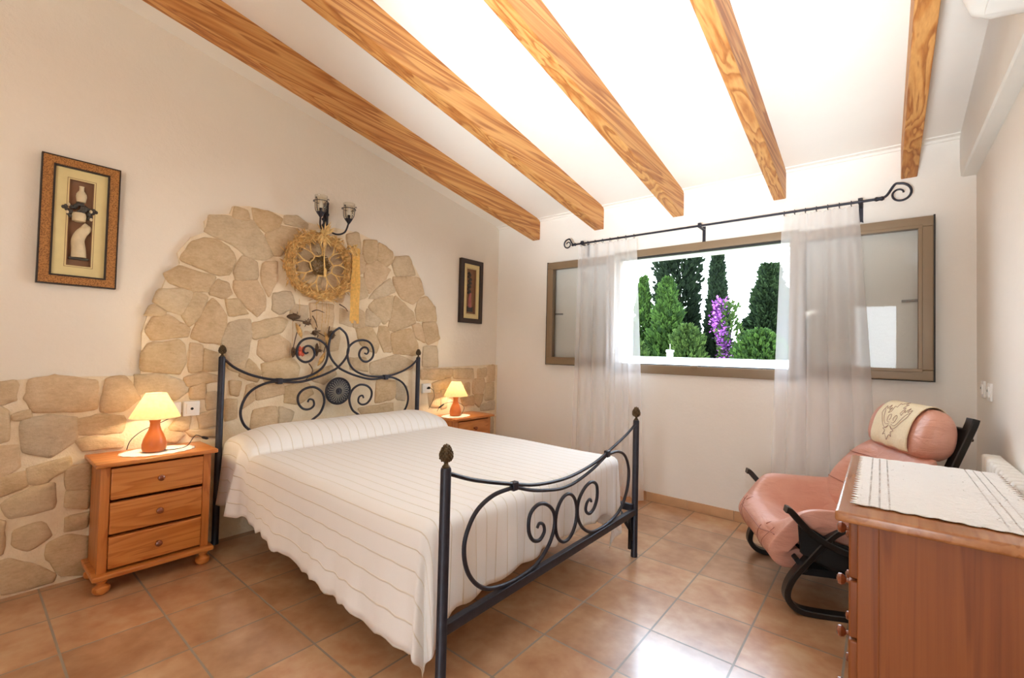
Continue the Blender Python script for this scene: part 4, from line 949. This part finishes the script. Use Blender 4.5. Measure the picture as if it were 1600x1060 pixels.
def cush_pt(P, t, u, wrinkle=.0):
    x, z, hw, lift, push = prof_pt(P, t); e = min(1, max(0, (abs(u)-.58)/.30)); k = e*e*(3-2*e)
    wz = wrinkle*noise.noise(Vector((x*9+u*3, u*6, z*9)))
    return Vector((x+push*k+wz, hw*u, z+lift*k+wz))
def cushion(name, P, thick, nt=22, nu=16, wrinkle=.003):
    rows = []
    for i in range(nt+1):
        rows.append([cush_pt(P, i/nt, math.sin(PI/2*(2*j/nu-1)), wrinkle) for j in range(nu+1)])
    o = obj(name, MB().grid(rows), M_leather, ch, smooth=180, recalc=False)
    sd = o.modifiers.new('padding', 'SOLIDIFY'); sd.thickness = thick; sd.offset = -1; sd.use_quality_normals = True
    sb = o.modifiers.new('softness', 'SUBSURF'); sb.levels = 2; sb.render_levels = 2
    return o
seat = cushion('seat_cushion', SEAT, .085); back = cushion('back_cushion', BACK, .10)
LOOP = [(a, b) for a, b, *_ in HEAD[1:]]+[(-.352, .80), (-.300, .755)]
LP = [(p.x, p.y) for p in spline([(a, b, 0) for a, b in LOOP], 3, True)]
cxh = sum(p[0] for p in LP)/len(LP); czh = sum(p[1] for p in LP)/len(LP); rows = []
for j in range(27):
    v = math.sin(PI/2*(2*j/26-1)); k = max(.02, (1-abs(v)**9.0))**.40
    rows.append([(cxh+(x-cxh)*k, .285*v, czh+(z-czh)*k+.0) for x, z in LP+LP[:1]])
hm = MB().grid(rows); hm.add(rows[0][:-1], [tuple(range(len(LP)))]); hm.add(rows[-1][:-1], [tuple(range(len(LP)))])
head = obj('headrest', hm, M_leather, ch, smooth=180)
def seam_or_fold_shade(P, t, part, off=.003, u0=-.98, u1=.98):
    pts = [cush_pt(P, t, u0+(u1-u0)*i/24)+Vector((off*.6, 0, off)) for i in range(25)]
    o = obj('seam_or_fold_shade', MB().tube(pts, .0028, 6), M_rose_dark, None); o.parent = part
M_rose_dark = plain('leather_seam_fold_shade', srgb(172, 114, 98), .5, .05)
seam_or_fold_shade(SEAT, .36, seat, u0=-.92, u1=.92)
for a_, b_ in ((-.80, -.55), (-.55, -.42), (.80, .55), (.55, .42)):
    m = MB().tube([cush_pt(SEAT, .20+.19*i/14, a_+(b_-a_)*(1-i/14)**1.6)+Vector((.003, 0, .002)) for i in range(15)], .0016, 6); o = obj('pleat', m, M_rose_dark, None); o.parent = seat; 
for q_ in (-.60, .60):
    m = MB().tube([cush_pt(SEAT, .42+.5*i/20, q_)+Vector((0, 0, .002)) for i in range(21)], .003, 6); o = obj('seam_or_fold_shade', m, M_rose_dark, None); o.parent = seat  # darker tubes painting the shaded fold at the base of each wing
seam_or_fold_shade(BACK, .62, back); seam_or_fold_shade(BACK, .30, back)
for sy in (-1, 1):
    # runner, front bend and leaning leg in one bent bar
    y = .345*sy
    leg = [(-.40, .014), (-.2, .014), (.10, .014), (.27, .014), (.345, .026), (.386, .066), (.388, .115), (.362, .178), (.30, .265), (.235, .350), (.19, .40), (.15, .43)]
    obj('runner_leg', MB().strip(spline([(a, y, b) for a, b in leg], 5), (0, 1, 0), .055, .028), M_black, ch)
    obj('rear_strut', MB().strip([(.275, y*.93, .275), (.1, y*.93, .185), (-.15, y*.93, .07), (-.30, y*.93, .03)], (0, 1, 0), .045, .026), M_black, ch)
    arm = [(.405, .508), (.385, .500), (.345, .455), (.29, .40), (.2, .345), (.06, .305), (-.08, .32), (-.18, .42), (-.26, .58), (-.33, .75), (-.40, .93), (-.415, .978)]
    pts = []
    for i, q in enumerate(spline([(a, 0, b) for a, b in arm], 6)):
        t = i/(6*(len(arm)-1)); pts.append((q.x, sy*(.372-.02*smst(.1, .3, t)-.09*smst(.5, .8, t)), q.z))
    obj('side_frame', MB().strip(pts, (0, 1, 0), .05, .03), M_black, ch)
obj('front_bar', MB().strip([(.325, -.34, .232), (.325, 0, .232), (.325, .34, .232)], (.6, 0, .8), .075, .024), M_black, ch)
obj('rear_bar', MB().strip([(-.28, -.345, .020), (-.28, .345, .020)], (1, 0, 0), .05, .026), M_black, ch)
obj('back_bar', MB().strip([(-.395, -.27, .90), (-.395, .27, .90)], (.3, 0, 1), .06, .02), M_black, ch)
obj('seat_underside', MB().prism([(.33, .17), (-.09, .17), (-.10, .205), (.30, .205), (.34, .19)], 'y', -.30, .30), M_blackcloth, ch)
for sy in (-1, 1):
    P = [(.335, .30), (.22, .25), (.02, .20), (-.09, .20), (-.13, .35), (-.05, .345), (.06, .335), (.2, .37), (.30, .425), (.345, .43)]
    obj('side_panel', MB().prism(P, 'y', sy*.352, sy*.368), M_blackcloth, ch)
chair_parts = [seat, back, head]
ang = math.atan2(-.42, -.906); ch.location = (3.146, -.68, 0); ch.rotation_euler = (0, 0, ang)
# ivory headrest cover with stitched leaf motif, lying over the headrest
def cover_pt(u, t, off):                             # u lateral in metres, t along the headrest profile
    x, z, hw, lift, push = prof_pt(HEAD, t); x2, z2, *_ = prof_pt(HEAD, min(1, t+.01)); x1, z1, *_ = prof_pt(HEAD, max(0, t-.01))
    d = Vector((x2-x1, 0, z2-z1)).normalized(); nrm = Vector((d.z, 0, -d.x))
    k = max(.02, (1-abs(u/.285)**9.0))**.40; return Vector((cxh+(x-cxh)*k, u, czh+(z-czh)*k))+nrm*off
cv = thing('headrest_cover', 'ivory linen headrest cover with stitched leaf design on the pink armchair', 'headrest cover')
rows = [[cover_pt(-.165+.335*j/24, .20+.70*i/40, .012+.003*math.sin(j*.7)*(i < 8)) for j in range(25)] for i in range(41)]
cl = obj('cloth', MB().grid(rows), M_linen, cv, smooth=180, recalc=False); md = cl.modifiers.new('thickness', 'SOLIDIFY'); md.thickness = .003; md.offset = 0
def stitch(l, mirror=True):
    m = MB()
    for s_ in ((1, -1) if mirror else (1,)):
        pts = [cover_pt(.002+s_*a*.115, .285+b*.30, .0165) for a, b in spline2(l)]; m.tube(pts, .0011, 5)
    return m
def spline2(l): return [(p.x, p.y) for p in spline([(a, b, 0) for a, b in l], 5)]
mo = MB()
for l in ([(0, -.05), (.16, .14), (.34, .10), (.24, .24), (.42, .30), (.20, .34), (.06, .42)], [(.06, .42), (.30, .34), (.55, .42), (.85, .62), (1.0, .74), (.98, .95)], [(.10, .46), (.35, .44), (.60, .56), (.82, .78), (1.0, .86)],
          [(.98, .95), (.80, .86), (.74, 1.0), (.62, .84), (.50, .92), (.52, .74)], [(.10, .50), (.28, .52), (.34, .66), (.20, .72), (.10, .62), (.16, .56)], [(.52, .74), (.36, .80), (.42, .98), (.24, .96), (.30, 1.12), (.14, 1.10), (.0, 1.28)]):
    k = stitch(l); mo.add(k.v, k.f)
o = obj('embroidery', mo, M_thread, cv); 
cv.location = ch.location; cv.rotation_euler = ch.rotation_euler

# ------------------------------------------------ dresser with lace runner, radiator, air conditioner
dr = thing('dresser', 'cherry wood chest of drawers in the right foreground', 'dresser', (3.42, -1.88, 0))
obj('top', MB().box(3.202, 3.622, -2.322, -1.44, .829, .856, .008), M_cherry_t, dr)
m = MB()
for y0, y1, ym in ((-2.296, -2.274, -2.290), (-1.488, -1.466, -1.472)):
    m.box(3.248, 3.292, y0, y1, 0.04, .83, .003).box(3.558, 3.600, y0, y1, .04, .83, .003).box(3.29, 3.56, y0+.004, y1-.002, .74+.085, .83).box(3.29, 3.56, y0, y1, .04, .12)
m.box(3.256, 3.60, -2.28, -1.48, .03, .06).box(3.588, 3.60, -2.28, -1.48, .04, .83).box(3.26, 3.6, -2.28, -1.48, .815, .83)
for k in range(5): m.box(3.25, 3.30, -2.275, -1.485, .066+k*.1545, .072+k*.1545)
obj('carcass', m, M_cherry, dr)
for y in (-2.287, -1.481): obj('side_panel', MB().box(3.288, 3.562, y-.004, y+.004, .06, .828), M_cherry, dr, smooth=None)
ky = (-2.10, -1.65)
for k in range(5):
    z0 = .076+k*.1510; d = obj('drawer', MB().box(3.230, 3.252, -2.288, -1.474, z0, z0+.1445, .006), M_cherry, dr)
    for y in ky: sub('knob', MB().lathe([(.013, 0), (.013, .004), (.007, .008), (.006, .014), (.013, .019), (.0165, .026), (.015, .033), (.008, .037), (.001, .038)], (0, 0, 0), 20, True, 'x').xf(Matrix.Translation((3.231, y, z0+.070)) @ Matrix.Rotation(PI, 4, 'Z')), M_knob, d, dr)
m = MB().box(3.24, 3.6, -2.296, -1.466, .03, .07, .004); obj('plinth', m, M_cherry, dr)
for x in (3.27, 3.575):
    for y in (-2.27, -1.49): obj('bun_foot', MB().lathe([(.018, 0), (.028, .008), (.030, .018), (.02, .032)], (x, y, 0), 16), M_cherry, dr)
# lace runner
def lace_mat():
    t = NT('lace_runner'); v = t.coord(); vo = t.n('TexVoronoi'); vo.inputs['Scale'].default_value = 95; t.l(v, vo.inputs['Vector'])
    s_ = t.n('SeparateXYZ'); t.l(v, s_.inputs[0])
    big = t.noise(v, 20, 2, .5); 
    hole = t.n('Math', operation='LESS_THAN'); hole.inputs[1].default_value = .22; t.l(vo.outputs['Distance'], hole.inputs[0])
    msk = t.n('Math', operation='GREATER_THAN'); msk.inputs[1].default_value = .50; t.l(big.outputs[0], msk.inputs[0])
    both = t.n('Math', operation='MULTIPLY'); t.l(hole.outputs[0], both.inputs[0]); t.l(msk.outputs[0], both.inputs[1])
    # three rows of open work near each short end
    y = s_.outputs['Y']
    m1 = t.n('Math', operation='PINGPONG'); m1.inputs[1].default_value = .41; ad = t.n('Math', operation='ABSOLUTE'); t.l(s_.outputs['X'], ad.inputs[0])
    w1 = t.n('Math', operation='MULTIPLY'); w1.inputs[1].default_value = 1/.021; t.l(ad.outputs[0], w1.inputs[0]); fr = t.n('Math', operation='FRACT'); t.l(w1.outputs[0], fr.inputs[0])
    lt = t.n('Math', operation='LESS_THAN'); lt.inputs[1].default_value = .2; t.l(fr.outputs[0], lt.inputs[0])
    g1 = t.n('Math', operation='GREATER_THAN'); g1.inputs[1].default_value = .10; t.l(ad.outputs[0], g1.inputs[0]); g2 = t.n('Math', operation='LESS_THAN'); g2.inputs[1].default_value = .166; t.l(ad.outputs[0], g2.inputs[0])
    xw = t.n('Math', operation='MULTIPLY'); xw.inputs[1].default_value = 1/.012; t.l(s_.outputs['Y'], xw.inputs[0]); xf = t.n('Math', operation='FRACT'); t.l(xw.outputs[0], xf.inputs[0]); xl = t.n('Math', operation='LESS_THAN'); xl.inputs[1].default_value = .45; t.l(xf.outputs[0], xl.inputs[0])
    pr = lt.outputs[0]
    for q in (g1, g2, xl): mm = t.n('Math', operation='MULTIPLY'); t.l(pr, mm.inputs[0]); t.l(q.outputs[0], mm.inputs[1]); pr = mm.outputs[0]
    mx = t.n('Math', operation='MAXIMUM'); t.l(both.outputs[0], mx.inputs[0]); t.l(pr, mx.inputs[1])
    t.base(srgb(240, 240, 240), .9); inv = t.n('Math', operation='SUBTRACT'); inv.inputs[0].default_value = 1; t.l(mx.outputs[0], inv.inputs[1]); t.l(inv.outputs[0], t.b.inputs['Alpha'])
    t.bump(vo.outputs['Distance'], .5, .004); return t.m
lx0, lx1, ly0, ly1 = 3.238, 3.608, -2.235, -1.475
rows = []
nx_, ny_ = 60, 156
for j in range(ny_+1):
    row = []
    for i in range(nx_+1):
        u, v_ = i/nx_, j/ny_; x = lx0+(lx1-lx0)*u; y = ly0+(ly1-ly0)*v_
        ex = min(u, 1-u); ey = min(v_, 1-v_)
        if ex < .03: x += (-1 if u < .5 else 1)*.016*(abs((v_*26) % 1-.5)*2-.5)
        if ey < .02: y += (-1 if v_ < .5 else 1)*.009*(abs(math.sin(u*PI*9))-.5)
        row.append((x-3.42, y+1.855, .0022+.0015*noise.noise(Vector((x*16, y*16, 0)))+.0006))
    rows.append(row)
ln = obj('lace_runner', MB().grid(rows), lace_mat(), None, smooth=180, recalc=False); ln.location = (3.42, -1.855, .857); md = ln.modifiers.new('thickness', 'SOLIDIFY'); md.thickness = .002; md.offset = 1
tag(ln, 'white crocheted lace runner with scalloped edge on the dresser top', 'lace runner')

rad = thing('radiator', 'white ribbed radiator on the right wall behind the dresser', 'radiator', (3.69, -1.4, .25))
for k in range(20):
    y = -.80-k*.066; m = MB().box(3.648, 3.716, y-.056, y, .26, .832, .018); obj('section', m, M_white, rad)
obj('pipe', MB().tube([(3.69, -.75, .30), (3.69, -2.13, .30)], .014, 10), M_white, rad)
obj('bracket', MB().box(3.70, W, -.9, -.86, .6, .64).box(3.70, W, -1.9, -1.86, .6, .64), M_white, rad)

ac = thing('air_conditioner', 'white wall mounted air conditioner at the top right corner', 'air conditioner', (3.6, -2.3, 2.26))
A0, A1 = -2.75, -1.86
pf = [(W-.065, 2.245), (3.62, 2.25), (3.54, 2.262), (3.50, 2.288), (3.483, 2.34), (3.480, 2.40), (3.483, 2.50), (3.51, 2.545), (W-.065, 2.55)]
m = MB(); n = len(pf); rows = []
for y, s in ((A1, .93), (A1-.006, .97), (A1-.02, .995), (A1-.04, 1), (A0+.04, 1), (A0+.02, .995), (A0, .94)):
    rows.append([((W-.065)+(x-(W-.065))*s, y, 2.41+(z-2.41)*s) for x, z in pf])
m.grid(rows); m.add(rows[0], [tuple(range(n))]); m.add(rows[-1], [tuple(range(n))]); obj('casing', m, M_white, ac, smooth=40)
obj('air_flap', MB().prism([(3.525, 2.268), (3.60, 2.250), (3.602, 2.236), (3.523, 2.252)], 'y', A0+.06, A1-.07), M_white, ac)
obj('outlet_slot', MB().prism([(3.604, 2.262), (3.640, 2.264), (3.640, 2.242), (3.604, 2.244)], 'y', A0+.06, A1-.10), M_dark, ac)

# ------------------------------------------------ garden beyond the window
struct('ground', MB().box(-14, 16, .6, 40, -1.7, -1.5), M_ground)
def conifer(name, label, cat, x, y, ztop, rad, mat, seed, n, shape, zb=-.6, leaf=.16, spread_=.5, group='garden trees beyond the window'):
    r_ = random.Random(seed); t = thing(name, label, cat, (x, y, -1.5), group)
    m = MB(); H = ztop-zb
    for k in range(n):
        h = r_.random()**.8; rr_ = rad*shape(h)*(1+.22*noise.noise(Vector((h*6, seed, 0)))); a = r_.uniform(0, TAU); q = rr_*math.sqrt(r_.uniform(.15, 1))
        q *= 1+.25*noise.noise(Vector((math.cos(a)*1.6+seed, math.sin(a)*1.6, h*H*1.6)))
        p = Vector((x+q*math.cos(a), y+q*math.sin(a), zb+h*H))
        d = Vector((math.cos(a)*spread_, math.sin(a)*spread_, r_.uniform(.2, 1.0))).normalized(); s = d.cross(Vector((r_.gauss(0, 1), r_.gauss(0, 1), r_.gauss(0, 1)))).normalized()
        L = leaf*r_.uniform(.6, 1.3); w_ = L*.26
        m.add([p, p+d*L*.5+s*w_, p+d*L, p+d*L*.5-s*w_], [(0, 1, 2, 3)])
        s2 = d.cross(s); m.add([p, p+d*L*.45+s2*w_, p+d*L*.9, p+d*L*.45-s2*w_], [(0, 1, 2, 3)])
    obj('foliage', m, mat, t, smooth=None, recalc=False)
    obj('trunk', MB().tube([(x, y, -1.5), (x, y, zb), (x+.03, y, zb+H*.6)], lambda q: rad*.16*(1-.6*q)+.02, 8), M_bark, t); return t
cyl = lambda h: (min(1, .55+h*1.2))*(1-max(0, h-.72)/.28)**.6 if h < 1 else 0
col = lambda h: min(1, .75+h)*max(0, 1-h)**.72
cone = lambda h: max(.02, (1-h)**.75)*(.85+.3*math.sin(h*22)**2)
rnd_ = lambda h: math.sqrt(max(.01, 1-(2*h-1)**2))
conifer('cypress_tree', 'tall dark cypress whose top is cut off by the left of the window', 'tree', -.92, 8.4, 5.6, .56, M_cyp, 21, 7000, cyl)
conifer('conifer_tree', 'leafy green conifer in front of the tall dark cypress', 'tree', -.62, 6.8, 2.95, .78, M_con, 22, 6000, cone)
conifer('slender_conifer', 'slender pale green conifer at the left edge of the window view', 'tree', -1.25, 6.9, 3.05, .42, M_con, 23, 3000, cone)
conifer('cypress_tree', 'narrow pointed dark cypress in the middle of the window view', 'tree', .36, 7.3, 3.55, .36, M_cyp, 24, 7000, col)
conifer('spreading_conifer', 'broad deep green conifer at the right of the window view', 'tree', 1.38, 7.6, 3.22, .78, M_con2, 25, 7000, lambda h: max(.05, (1-h)**.72)*(.8+.35*math.sin(h*17)**2), leaf=.2, spread_=1.0)
conifer('garden_shrub', 'bright green shrub between the two cypresses', 'shrub', -.02, 6.4, 1.85, .40, M_bush, 27, 2600, lambda h: rnd_(h)*(.75+.4*math.sin(h*9)**2), zb=.2, leaf=.12)
conifer('garden_shrub', 'low round bright shrub at the lower left of the window view', 'shrub', -1.15, 6.0, 1.55, .42, M_bush, 28, 2600, rnd_, zb=.2, leaf=.11)
conifer('garden_shrub', 'low green shrub right of the purple flowering climber', 'shrub', 1.45, 6.3, 1.72, .55, M_con, 29, 3000, rnd_, zb=.2, leaf=.12)
bv = conifer('bougainvillea', 'purple flowering climber on the right of the narrow cypress', 'climber', .80, 6.5, 2.35, .22, M_bush, 30, 700, lambda h: .7+.5*math.sin(h*7)**2, zb=.2, leaf=.10)
m = MB(); r_ = random.Random(5)
for k in range(1500):
    h = r_.random(); x = .76+.10*math.sin(h*5+1)-.05*h+r_.gauss(0, .085*(1.15-h*.6)); y = 6.42+r_.gauss(0, .08); z = .9+h*1.55
    p = Vector((x, y, z))-Vector(bv.location); d = Vector((r_.gauss(0, 1), r_.gauss(0, 1), r_.gauss(0, 1))).normalized(); s = d.cross(Vector((0, 0, 1))).normalized()
    m.add([p, p+d*.035+s*.028, p+d*.07, p+d*.035-s*.028], [(0, 1, 2, 3)])
bl = obj('blossom', m, M_bract, None, smooth=None, recalc=False); bl.parent = bv
gp = thing('garden_pillar', 'small white capped pillar with a thin rod just above the window sill', 'pillar', (-.10, 5.6, -1.5))
obj('shaft', MB().box(-.15, -.05, 5.55, 5.65, -1.5, 1.29), M_white, gp); obj('cap', MB().box(-.165, -.035, 5.535, 5.665, 1.29, 1.335, .006), M_white, gp); obj('rod', MB().tube([(-.10, 5.6, 1.33), (-.10, 5.6, 1.46)], .005, 6), M_steel, gp)
